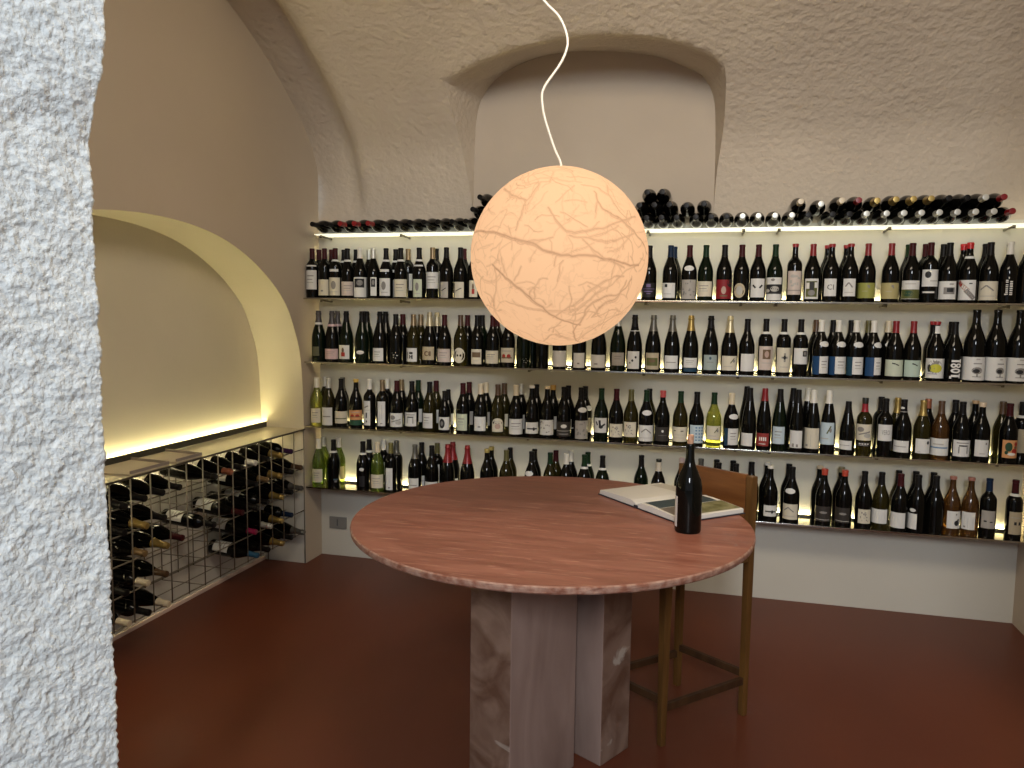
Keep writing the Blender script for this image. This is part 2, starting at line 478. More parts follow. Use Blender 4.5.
# wire rack
ROWZ = [0.732, 0.612, 0.482, 0.342, 0.203]
COLY = [-.202 - .1235 * i for i in range(22)]
t = thing('wire_wine_rack', 'steel wire grid rack of lying bottles under the arched niche', 'wine rack', (0, 0, 0))
def lattice(name, x, top, xh):
    bm = bmesh.new()
    for y in COLY[1:]:
        add_tube(bm, (x, y, 0.203 - .004), (x, y, top), .0031, 6)
    for z in ROWZ + [top]:
        add_tube(bm, (xh, COLY[0] - .004, z), (xh, COLY[-1], z), .0036, 6)
    return from_bm(name, bm, M_WIRE, t)
lattice('front_lattice', -.004, BZ - .011, -.009)
lattice('back_lattice', -.262, BZ - .015, -.267)
bm = bmesh.new()
for z in ROWZ: add_tube(bm, (-.135, COLY[0] - .004, z - .0075), (-.135, COLY[-1], z - .0075), .0026, 6)
from_bm('middle_lattice', bm, M_WIRE, t)
for z in ROWZ:
    for y in COLY[::2]:
        bm = bmesh.new(); add_tube(bm, (-.267, y + .005, z - .0052), (-.004, y + .005, z - .0052), .0022, 5); from_bm('cross_rod', bm, M_WIRE, t)
for x in (-.004, -.267):
    bm = bmesh.new(); add_tube(bm, (x, COLY[0] - .006, 0.0), (x, COLY[0] - .006, BZ - .010), .0038, 8); from_bm('post', bm, M_WIRE, t)

# ------------------------------------------------------------------ bottles
GLASS = {
    'k': mat('black_bottle_glass', (0.003, 0.003, 0.0025), 0.04, spec=0.22),
    'g': mat('dark_green_bottle_glass', (0.003, 0.007, 0.003), 0.04, spec=0.22),
    'o': mat('olive_bottle_glass', (0.024, 0.020, 0.004), 0.05, spec=0.15, trans=0.35),
    'y': mat('yellow_green_bottle_glass', (0.34, 0.37, 0.055), 0.05, trans=0.8),
    'y2': mat('green_bottle_glass', (0.22, 0.32, 0.045), 0.05, trans=0.8),
    'a': mat('amber_bottle_glass', (0.075, 0.032, 0.008), 0.05, spec=0.3, trans=0.45),
}
GNAME = {'k': 'dark', 'g': 'dark-green', 'o': 'olive', 'y': 'yellow-green', 'y2': 'green', 'a': 'amber'}
SHAPE = {
    'b': [(0, .0385), (.003, .0402), (.008, .041), (.142, .041), (.160, .0402), (.178, .0368), (.198, .0302), (.216, .0232), (.232, .0178), (.248, .0150), (.286, .0138), (.2865, .0152), (.2965, .0152), (.298, .0140)],
    'x': [(0, .035), (.003, .0367), (.008, .0375), (.186, .0375), (.197, .0364), (.207, .0330), (.216, .0275), (.224, .0208), (.232, .0165), (.243, .0148), (.287, .0138), (.2875, .0150), (.299, .0150), (.300, .0138)],
    'c': [(0, .040), (.004, .0425), (.010, .0435), (.125, .0435), (.150, .0422), (.175, .0382), (.200, .0320), (.225, .0250), (.248, .0190), (.268, .0158), (.288, .0148), (.290, .0170), (.298, .0170), (.300, .0148), (.311, .0148), (.312, .0135)],
    'h': [(0, .0355), (.003, .0372), (.008, .038), (.135, .038), (.165, .0362), (.195, .0322), (.225, .0268), (.255, .0212), (.280, .0168), (.300, .0148), (.327, .0142), (.330, .0134)],
}
SHAPE['m'] = [(z * 1.21, r * 1.2) for z, r in SHAPE['b']]
SHAPE['s'] = [(z * .83, r * .88) for z, r in SHAPE['b']]
SHAPE['s2'] = [(z * .84, r) for z, r in SHAPE['h']]
RB = {k: max(r for z, r in v) for k, v in SHAPE.items()}
HB = {k: v[-1][0] for k, v in SHAPE.items()}
CAPCOL = {  # colour, metallic-ness, first and last fraction of the height, word in labels
    'black': ((.010, .009, .009), 0, .79, 1, 'black'), 'maroon': ((.045, .008, .010), 0, .79, 1, 'maroon'), 'green': ((.010, .028, .012), 0, .79, 1, 'green'),
    'navy': ((.008, .018, .045), 0, .79, 1, 'navy'), 'red': ((.20, .010, .014), 0, .80, 1, 'red'), 'redtop': ((.26, .010, .015), 0, .945, 1, 'red-topped'),
    'redwax': ((.45, .012, .015), 0, .90, 1, 'bright-red'), 'white': ((.66, .64, .58), 0, .80, 1, 'white'), 'white2': ((.72, .70, .64), 0, .955, 1, 'white-topped'),
    'cream': ((.60, .52, .38), 0, .80, 1, 'cream'), 'cream2': ((.62, .50, .34), 0, .95, 1, 'cream-topped'), 'creamwax': ((.62, .50, .36), 0, .93, 1, 'cream-topped'),
    'tanwax': ((.40, .26, .14), 0, .95, 1, 'tan-topped'), 'corwax': ((.42, .055, .030), 0, .90, 1, 'orange-red'), 'olivewax': ((.22, .19, .10), 0, .91, 1, 'olive-topped'),
    'goldtop': ((.42, .33, .10), .3, .93, 1, 'gold-topped'), 'rosewax': ((.30, .13, .10), 0, .95, 1, 'rose-topped'), 'yellow': ((.60, .40, .08), 0, .94, 1, 'yellow-topped'),
    'bronze': ((.22, .16, .09), .5, .78, 1, 'bronze'), 'brown': ((.075, .040, .020), 0, .79, 1, 'brown'), 'grey': ((.06, .055, .06), .2, .72, 1, 'grey'),
    'silver': ((.50, .50, .46), .4, .80, 1, 'silver'), 'pewter': ((.12, .115, .10), .5, .72, 1, 'pewter'), 'palegold': ((.42, .37, .25), .4, .74, 1, 'pale-gold'),
    'gold': ((.34, .24, .075), .6, .74, 1, 'gold'), 'silvergold': ((.50, .44, .28), .5, .72, 1, 'silver-gold'), 'olivecap': ((.10, .09, .03), 0, .79, 1, 'olive'),
    'greengold': ((.17, .15, .05), .3, .79, 1, 'green-gold'), 'coral': ((.38, .055, .055), 0, .88, 1, 'coral'), 'orange': ((.45, .26, .06), 0, .91, 1, 'orange-topped'),
    'copper': ((.30, .10, .05), .3, .84, 1, 'copper'), 'blush': ((.60, .46, .44), 0, .80, 1, 'pale-pink'), 'redfoil': ((.20, .008, .012), .1, .66, 1, 'red'),
    'paleneck': ((.55, .50, .42), 0, .78, .95, 'pale-necked'), 'redneck': ((.26, .012, .022), 0, .76, .90, 'red-necked'), 'blue': ((.02, .10, .20), 0, .80, 1, 'blue'),
    'purple': ((.035, .012, .05), 0, .79, 1, 'purple'), 'magenta': ((.25, .012, .06), 0, .82, 1, 'magenta'), 'tan': ((.20, .13, .06), .2, .79, 1, 'tan'),
}
LABCOL = {
    'white': (.64, .64, .62), 'cream': (.60, .56, .45), 'blush': (.55, .47, .42), 'tan': (.42, .36, .25), 'grey': (.36, .34, .31), 'palegreen': (.50, .55, .42),
    'mint': (.50, .55, .44), 'mint2': (.40, .50, .43), 'paleblue': (.46, .56, .62), 'greyblue': (.30, .36, .35), 'pink': (.55, .40, .42), 'lime': (.27, .28, .07),
    'straw': (.38, .33, .15), 'red': (.21, .012, .018), 'brick': (.26, .035, .03), 'orange': (.60, .30, .13), 'green': (.02, .075, .045), 'olive': (.09, .09, .055),
    'black': (.012, .011, .012), 'charcoal': (.035, .030, .026), 'navy': (.012, .045, .085), 'blue': (.010, .050, .135), 'teal': (.010, .050, .085),
}
LABWORD = {'mint': 'pale-green', 'mint2': 'pale-green', 'palegreen': 'pale-green', 'paleblue': 'pale-blue', 'greyblue': 'grey-blue', 'lime': 'lime-green', 'straw': 'straw-yellow', 'brick': 'brick-red', 'blush': 'pale-pink'}
INK = {'D': (.02, .02, .022), 'M': (.22, .21, .20), 'L': (.40, .39, .36), 'R': (.35, .03, .02), 'Y': (.50, .48, .05), 'B': (.14, .09, .05), 'O': (.10, .11, .035),
       'W': (.68, .67, .64), 'G': (.02, .06, .03), 'V': (.14, .10, .22), 'S': (.05, .09, .12), 'P': (.42, .30, .25), 'C': (.12, .22, .36)}
def paper(col): return mat('paper_' + col, LABCOL[col], 0.55, spec=0.3)
def ink(c): return mat('ink_' + c, INK[c], 0.55, spec=0.3)

def R_(c, u0, u1, v0, v1): return ('r', c, u0, u1, v0, v1)
def E_(c, u, v, a, b): return ('e', c, u, v, a, b)
def scat(c, seed, n, u0, u1, v0, v1, s=.10):
    rr = random.Random(seed)
    return [R_(c, u, u + s * rr.uniform(.5, 2), v, v + s * rr.uniform(.4, .9)) for u, v in [(rr.uniform(u0, u1 - s), rr.uniform(v0, v1)) for _ in range(n)]]
ART = {
    'none': [], 'lines': [R_('M', -.6, .5, .68, .73), R_('M', -.6, .3, .50, .54), R_('L', -.6, .45, .34, .38)], 'line': [R_('M', -.7, .7, .46, .52)],
    'darkline': [R_('O', -.9, .8, .36, .44)], 'blueline': [R_('C', -.85, .85, .42, .50), R_('L', -.5, .4, .62, .70)], 'mark': [R_('M', -.3, .1, .24, .34)],
    'marks': [R_('M', .45, .7, .72, .85), R_('L', -.3, .4, .15, .2)], 'emblem': [E_('M', -.05, .58, .38, .24), R_('L', -.6, .6, .18, .22)],
    'emblem2': [E_('D', -.3, .70, .32, .20), R_('L', -.1, .9, .30, .36)], 'emblemtop': [E_('S', -.05, .78, .16, .10), R_('M', -.5, .4, .5, .54)],
    'pic': [R_('D', -.85, .55, .48, .93), E_('M', -.1, .72, .45, .14)], 'picr': [R_('M', -.2, .85, .28, .66), R_('D', .1, .7, .40, .62), R_('D', .3, .7, .82, .86)],
    'picright': [R_('D', .10, .72, .48, .84), E_('M', .4, .66, .2, .12)], 'brownpic': [R_('B', -.48, .48, .46, .86), E_('P', .0, .66, .26, .14), R_('L', -.6, .6, .28, .31)],
    'stroke': [('s', 'D', -.7, .42, .5, .62, .05)], 'figure': [E_('B', -.05, .62, .22, .20), R_('R', -.35, .3, .18, .48)],
    'figs': [E_('L', -.1, .78, .5, .05)] + scat('L', 4, 9, -.7, .7, .3, .75, .16) + [R_('M', -.9, .9, .17, .20)],
    'redfigs': [E_('R', -.35, .42, .25, .16), E_('R', .3, .42, .25, .16), R_('B', -.7, .7, .28, .36), R_('L', -.6, .6, .76, .82)],
    'sketch': scat('M', 7, 14, -.85, .85, .12, .9, .14), 'sketch2': scat('M', 9, 12, -.7, .7, .1, .8, .13), 'speckle': scat('M', 12, 16, -.9, .9, .08, .92, .11),
    'flower': [E_('D', .7, .82, .5, .22), E_('P', -.1, .45, .25, .2), R_('B', -.5, .3, .12, .2)], 'disc': [E_('L', 0, .5, .55, .3)],
    'eyes': [('s', 'D', -.62, .66, -.25, .50, .09), ('s', 'D', .25, .50, .62, .66, .09)], 'landscape': [R_('D', -1, 1, .28, .70), E_('L', .2, .50, .45, .12), E_('L', -.6, .42, .3, .08), E_('M', 0, .9, .2, .06)],
    'church': [R_('O', -.8, .8, .1, .88), R_('D', -.25, .3, .2, .84), R_('W', -.75, -.3, .5, .8), R_('W', .4, .75, .55, .82), E_('M', 0, .3, .5, .14)],
    'squiggle': [E_('M', .25, .80, .12, .06), E_('M', .32, .70, .08, .05), R_('L', -.3, .2, .45, .47)], 'meadow': [R_('O', -.98, .98, .02, .52), E_('G', -.2, .3, .5, .16), R_('L', -.5, .5, .80, .84)],
    'whiteline': [R_('W', -.75, .75, .25, .75)], 'script': [('s', 'M', -.6, .55, -.1, .78, .07), ('s', 'M', -.1, .78, .5, .50, .07), R_('L', -.7, .6, .2, .23)],
    'diagonal': [('s', 'P', -.85, .95, .25, .45, .22), ('s', 'R', -.7, .92, -.45, .70, .16), ('s', 'M', .0, .5, .85, .05, .22), R_('D', .3, .6, .80, .85)],
    'vscript': [R_('W', -.55, -.12, a, a + .045) for a in (.12, .20, .27, .36, .46, .55, .68, .76)] + [R_('W', .12, .62, a, a + .05) for a in (.1, .18, .28, .37, .46, .54, .62, .70)] + [R_('W', -.7, -.4, .10, .16), E_('W', -.05, .9, .1, .05)],
    'oval': [E_('W', 0, .45, .9, .28)], 'whitedots': scat('W', 3, 9, -.8, .8, .1, .9, .10), 'glyph': [R_('D', -.62, -.42, .2, .72), R_('D', -.2, .35, .55, .72), R_('D', -.2, -.02, .22, .5), R_('D', .15, .35, .2, .5), R_('D', .0, .3, .32, .4)],
    'glyph2': [E_('B', -.15, .48, .38, .2), E_('T', -.05, .48, .22, .11), R_('B', .2, .5, .3, .66)], 'glyphs': [R_('D', -.2, .2, .30, .52), R_('D', -.15, .2, .12, .2), ('s', 'M', -.6, .72, .5, .80, .05), R_('M', -.9, .9, .62, .63)],
    'ovallab': [], 'tanband': [R_('B', -.8, .8, .45, .80), R_('L', -.5, .5, .2, .24)], 'diag': [E_('D', .42, .66, .16, .07), E_('D', -.08, .47, .16, .07), E_('D', -.48, .34, .12, .05)],
    'olivepic': [R_('O', -.85, .8, .22, .70), E_('B', 0, .52, .5, .1)], 'sprig': [('s', 'O', .1, .5, .55, .85, .06), E_('M', .5, .65, .14, .1), R_('L', -.7, .3, .25, .29)],
    'cross': [R_('M', -.1, .12, .42, .78), R_('M', -.35, .36, .56, .64), E_('D', .0, .6, .16, .08), R_('L', -.5, .5, .2, .23)],
    'bird': [('s', 'D', -.15, .80, .1, .76, .07), ('s', 'D', .05, .78, .42, .66, .06)], 'sunflower': [E_('M', .0, .58, .66, .34), E_('D', -.45, .5, .16, .2), E_('Y', .1, .50, .5, .22), R_('V', -.6, .2, .2, .23)],
    'tree': [E_('M', .25, .42, .36, .15), E_('D', .2, .40, .22, .09), R_('M', .2, .3, .16, .3), R_('M', -.05, .55, .14, .17), R_('M', .0, .55, .70, .74), R_('L', .15, .4, .88, .94)],
    'vline': [R_('D', -.2, .25, .08, .13), R_('L', .05, .12, .3, .85)], 'greypic': [E_('M', -.4, .68, .4, .16), ('s', 'M', -.6, .35, .7, .55, .08), E_('L', .4, .3, .4, .14)],
    'archpic': [R_('M', -.6, .7, .80, .86), R_('D', -.35, .55, .62, .70), R_('M', -.4, -.28, .2, .6), R_('M', .42, .55, .2, .6)], 'discdark': [E_('D', -.25, .5, .46, .38), E_('M', -.25, .5, .22, .18)],
    'archlab': [E_('P', 0, .4, .5, .2), R_('L', -.7, .6, .72, .76)], 'wordmark': [R_('D', -.75, .7, .38, .50), E_('D', .2, .42, .15, .16)], 'whitemark': [E_('W', .0, .70, .35, .13), R_('L', -1, 1, .36, .40), R_('M', -.6, .6, .12, .2)],
    'outline': [R_('W', -.8, -.6, .1, .9), R_('W', .6, .8, .1, .9), R_('W', -.8, .8, .1, .18)], 'scribble': [('s', 'D', -.6, .75, -.4, .5, .10), ('s', 'D', -.1, .85, .0, .35, .14), ('s', 'D', .0, .35, .7, .6, .12), E_('D', .1, .4, .3, .12)],
    'whitedot': [E_('W', .0, .72, .16, .09), R_('M', -.6, .6, .40, .42)], 'dotsrow': [R_('D', -.6, -.3, .7, .76), R_('D', .2, .5, .7, .76), R_('L', -.7, .7, .45, .47), R_('L', -.6, .6, .25, .27)],
    'bluepattern': [R_('C', u, u + .22, v, v + .08) for u in (-.2, .2, .55) for v in (.12, .3, .48, .66, .82)], 'whitetext': [R_('W', u, u + .2, .42, .70) for u in (-.5, -.2, .1, .38)] + [R_('W', -.5, .5, .15, .2)],
    'foot': [R_('M', -.5, -.2, .05, .25), R_('M', .1, .4, .05, .22)], 'vlines': [R_('L', -.5, -.46, .1, .8), R_('L', 0, .04, .1, .7), R_('M', -.6, -.3, .1, .2)],
    'leaf': [E_('D', .62, .74, .18, .12), R_('L', -.7, -.3, .08, .12)], 'floral': [E_('G', -.25, .62, .42, .26), E_('R', .45, .38, .36, .16), E_('R', .6, .78, .22, .12), E_('W', .1, .22, .5, .08), E_('B', .55, .6, .2, .08), E_('G', -.5, .3, .2, .1)],
    'blueseal': [R_('S', -.5, .8, .55, .8), R_('M', -.2, .5, .2, .5)], 'whitefigs': scat('M', 21, 8, -.7, .7, .2, .9, .18), 'smoke': [E_('M', .2, .6, .4, .08), R_('L', -.7, .9, .10, .14)],
    'inkblob': [E_('D', .3, .32, .36, .16), E_('D', .5, .5, .14, .07), E_('M', .2, .82, .1, .05)], 'twomarks': [R_('D', -.6, -.2, .36, .44), R_('D', .2, .6, .34, .40)], 'twoboxes': [R_('D', -.35, -.05, .42, .56), R_('D', .2, .5, .42, .56), R_('L', -.8, .8, .74, .76)],
    'square': [R_('D', -.35, .0, .72, .92), R_('L', -.5, .5, .25, .29)], 'plum': [R_('V', -.35, .3, .70, .92), R_('V', -.95, .95, .56, .60), R_('V', -.7, .6, .36, .44), R_('V', -.3, .3, .22, .28)],
    'silverline': [],
    'year': [R_('W', -.72, .72, .06, .17), R_('W', -.95, -.62, -.03, .10), R_('W', .55, .75, .0, .24), E_('W', 0, .39, .80, .125), E_('k', 0, .39, .42, .05), E_('W', -.38, .66, .46, .115), E_('W', .38, .66, .46, .115), E_('k', -.38, .66, .18, .045), E_('k', .38, .66, .18, .045), R_('W', -.72, .72, .84, .95), R_('W', .55, .75, .80, 1.0)],
}
INK['T'] = (.42, .36, .25); INK['k'] = (.004, .004, .004)

TEXT_CACHE = {}
def text_tris(txt):
    if txt in TEXT_CACHE: return TEXT_CACHE[txt]
    c = bpy.data.curves.new('t', 'FONT'); c.body = txt; c.resolution_u = 2
    o = bpy.data.objects.new('t', c); COL.objects.link(o)
    bpy.context.view_layer.update()
    me = o.to_mesh()
    v = [(p.co.x, p.co.y) for p in me.vertices]; f = [tuple(p.vertices) for p in me.polygons]
    o.to_mesh_clear(); bpy.data.objects.remove(o); bpy.data.curves.remove(c)
    x0 = min(p[0] for p in v); x1 = max(p[0] for p in v); y0 = min(p[1] for p in v); y1 = max(p[1] for p in v)
    v = [((x - x0) / (x1 - x0) * 2 - 1, (y - y0) / (y1 - y0)) for x, y in v]
    TEXT_CACHE[txt] = (v, f)
    return v, f

class LabelMesh:
    """curved paper patches wrapped round a bottle of revolution"""
    def __init__(self, shape): self.v = []; self.f = []; self.fm = []; self.mats = []; self.sh = shape; self.layer = 0
    def rad(self, z):
        P = SHAPE[self.sh]
        for (z0, r0), (z1, r1) in zip(P[:-1], P[1:]):
            if z0 <= z <= z1 and z1 > z0: return r0 + (r1 - r0) * (z - z0) / (z1 - z0)
        return P[-1][1]
    def slot(self, m):
        if m not in self.mats: self.mats.append(m)
        return self.mats.index(m)
    def pt(self, a, z, lift):
        r = self.rad(z) + lift
        t = math.radians(a - 90)
        return (r * math.cos(t), r * math.sin(t), z)
    def rect(self, a0, a1, z0, z1, m, lift):
        n = max(1, int(abs(a1 - a0) / 9)); k = self.slot(m); b = len(self.v)
        zs = [z0, z1] if z1 - z0 < .03 else [z0 + (z1 - z0) * i / 4 for i in range(5)]
        for z in zs:
            for i in range(n + 1): self.v.append(self.pt(a0 + (a1 - a0) * i / n, z, lift))
        for j in range(len(zs) - 1):
            for i in range(n):
                q = b + j * (n + 1) + i
                self.f.append((q, q + 1, q + n + 2, q + n + 1)); self.fm.append(k)
    def ellipse(self, a, z, da, dz, m, lift, n=18):
        k = self.slot(m); b = len(self.v)
        self.v.append(self.pt(a, z, lift))
        for ring in (.5, 1.0):
            for i in range(n):
                t = 2 * math.pi * i / n
                self.v.append(self.pt(a + da * ring * math.cos(t), z + dz * ring * math.sin(t), lift))
        for i in range(n):
            j = (i + 1) % n
            self.f.append((b, b + 1 + i, b + 1 + j)); self.fm.append(k)
            self.f.append((b + 1 + i, b + 1 + n + i, b + 1 + n + j, b + 1 + j)); self.fm.append(k)
    def stroke(self, a0, z0, a1, z1, w, m, lift):
        k = self.slot(m); b = len(self.v); n = 6
        dx, dz = math.radians(a1 - a0) * .04, z1 - z0; L = math.hypot(dx, dz) or 1
        ox, oz = -dz / L * w / 2, dx / L * w / 2
        for i in range(n + 1):
            t = i / n; a = a0 + (a1 - a0) * t; z = z0 + dz * t
            self.v.append(self.pt(a + math.degrees(ox / .04), z + oz, lift)); self.v.append(self.pt(a - math.degrees(ox / .04), z - oz, lift))
        for i in range(n):
            q = b + 2 * i
            self.f.append((q, q + 1, q + 3, q + 2)); self.fm.append(k)
    def text(self, txt, a, z, da, dz, m, lift, vertical=False):
        v, f = text_tris(txt); k = self.slot(m); b = len(self.v)
        for x, y in v:
            if vertical: self.v.append(self.pt(a - (y * 2 - 1) * da, z + x * dz, lift))
            else: self.v.append(self.pt(a + x * da, z + (y * 2 - 1) * dz, lift))
        for q in f: self.f.append(tuple(b + i for i in q)); self.fm.append(k)
    def art(self, kind, a0, a1, z0, z1):
        c = (a0 + a1) / 2; h = (a1 - a0) / 2
        A = lambda u: c + u * h
        Zz = lambda v: z0 + v * (z1 - z0)
        if kind.startswith('text:'):
            self.text(kind[5:], A(.05), Zz(.52), h * .5, (z1 - z0) * .15, ink('D' if kind[5:] == 'CI' else 'M'), .0010); return
        if kind.startswith('vtext:'):
            self.text(kind[6:], A(.0), Zz(.5), h * .45, (z1 - z0) * .48, ink('W'), .0010, True); return
        for i, q in enumerate(ART[kind]):
            l = .0008 + .00022 * min(i, 11)
            if q[0] == 'r': self.rect(A(q[2]), A(q[3]), Zz(q[4]), Zz(q[5]), ink(q[1]), l)
            elif q[0] == 'e': self.ellipse(A(q[2]), Zz(q[3]), q[4] * h, q[5] * (z1 - z0), ink(q[1]), l)
            else: self.stroke(A(q[2]), Zz(q[3]), A(q[4]), Zz(q[5]), q[6] * (z1 - z0), ink(q[1]), l)
    def build(self, name, parent):
        me = pydata(name, self.v, self.f, True)
        for m in self.mats: me.materials.append(m)
        me.polygons.foreach_set('material_index', self.fm)
        return link(name, me, None, parent)

MESH = {}
def glass_mesh(shape, glass):
    k = (shape, glass)
    if k not in MESH:
        MESH[k] = lathe_mesh('bottle_glass', SHAPE[shape], 28); MESH[k].materials.append(GLASS[glass])
    return MESH[k]
def cap_mesh(shape, cap):
    k = (shape, cap)
    if k in MESH: return MESH[k]
    col, met, f0, f1, _w = CAPCOL[cap]
    H = HB[shape]; z0, z1 = f0 * H, f1 * H + (.0012 if f1 == 1 else 0)
    probe = LabelMesh(shape)
    zs = [z0] + [z for z, r in SHAPE[shape] if z0 + .002 < z < z1 - .002] + [z1]
    wax = f0 > .85
    pr = [(z, probe.rad(min(z, H)) + (.0016 if wax else .0007)) for z in zs]
    pr = [(z0, pr[0][1] - .0006)] + pr + [(z1 + .0004, pr[-1][1] - .003)]
    me = lathe_mesh('capsule', pr, 20)
    me.materials.append(mat('capsule_' + cap, col, 0.34 if met == 0 else 0.35, met, spec=0.10 if max(col) < .06 else 0.4))
    MESH[k] = me
    return me

def make_bottle(shape, glass, cap, labs, neck, label, group, name='wine_bottle', loc=(0, 0, 0), rot=(0, 0, 0), front=0):
    t = thing(name, label, 'bottle', loc, rot, group)
    link('bottle_glass', glass_mesh(shape, glass), None, t)
    H = HB[shape]
    if cap != 'none': link('capsule', cap_mesh(shape, cap), None, t)
    if cap in ('redneck', 'paleneck'):
        k = ('blackcap', shape)
        if k not in MESH:
            pb = LabelMesh(shape)
            a = .90 if cap == 'redneck' else .95
            MESH[k] = lathe_mesh('cap', [(a * H, pb.rad(a * H) + .0006), (H * .99, pb.rad(H * .99) + .001), (H + .001, pb.rad(H) + .001)], 20)
            MESH[k].materials.append(mat('black_screw_cap', (.008, .010, .008), .35))
        link('cap', MESH[k], None, t)
    if labs:
        L = LabelMesh(shape)
        for a0, a1, z0, z1, col, art in labs:
            z0 *= H; z1 *= H
            if col != 'none':
                if art in ('ovallab', 'disc'): L.ellipse((a0 + a1) / 2, (z0 + z1) / 2, (a1 - a0) / 2, (z1 - z0) / 2, paper(col), .0005, 24)
                elif art == 'archlab':
                    L.rect(a0, a1, z0, z0 + (z1 - z0) * .6, paper(col), .0005); L.ellipse((a0 + a1) / 2, z0 + (z1 - z0) * .6, (a1 - a0) / 2, (z1 - z0) * .4, paper(col), .00055, 24)
                else: L.rect(a0, a1, z0, z1, paper(col), .0005)
            L.art(art, a0, a1, z0, z1)
        L.build('label', t)
    if neck:
        L = LabelMesh(shape); c = front
        for k in neck.split():
            if k == 'ring': L.rect(0, 360, .735 * H, .775 * H, paper('white'), .0009)
            elif k == 'band': L.rect(0, 360, .70 * H, .745 * H, paper('pink'), .0009)
            elif k == 'oval': L.ellipse(c, .585 * H, 42, .048 * H, paper('white'), .0007)
            elif k == 'arc': L.rect(c - 60, c + 60, .635 * H, .665 * H, paper('white'), .0008)
            elif k == 'shoulder': L.rect(c - 45, c + 45, .53 * H, .58 * H, paper('white'), .0008)
            elif k == 'seal': L.ellipse(c, .44 * H, 20, .035 * H, paper('white'), .0008)
            elif k == 'dot': L.ellipse(c - 20, .86 * H, 50, .02 * H, paper('white'), .0016); L.rect(0, 360, .79 * H, .80 * H, paper('grey'), .0012)
            elif k == 'whitedot': L.ellipse(c + 10, .40 * H, 22, .032 * H, paper('white'), .0008)
            elif k == 'flag': L.rect(c - 30, c + 70, .80 * H, .93 * H, paper('white'), .0012)
            elif k == 'silverline': L.rect(0, 360, .715 * H, .725 * H, paper('white'), .0012)
        L.build('neck_label', t)
    return t

ORD = 'zeroth first second third fourth fifth sixth seventh eighth ninth tenth eleventh twelfth thirteenth fourteenth fifteenth sixteenth seventeenth eighteenth nineteenth twentieth twenty-first twenty-second twenty-third twenty-fourth twenty-fifth twenty-sixth twenty-seventh twenty-eighth twenty-ninth thirtieth thirty-first thirty-second thirty-third thirty-fourth thirty-fifth thirty-sixth thirty-seventh thirty-eighth thirty-ninth fortieth'.split()

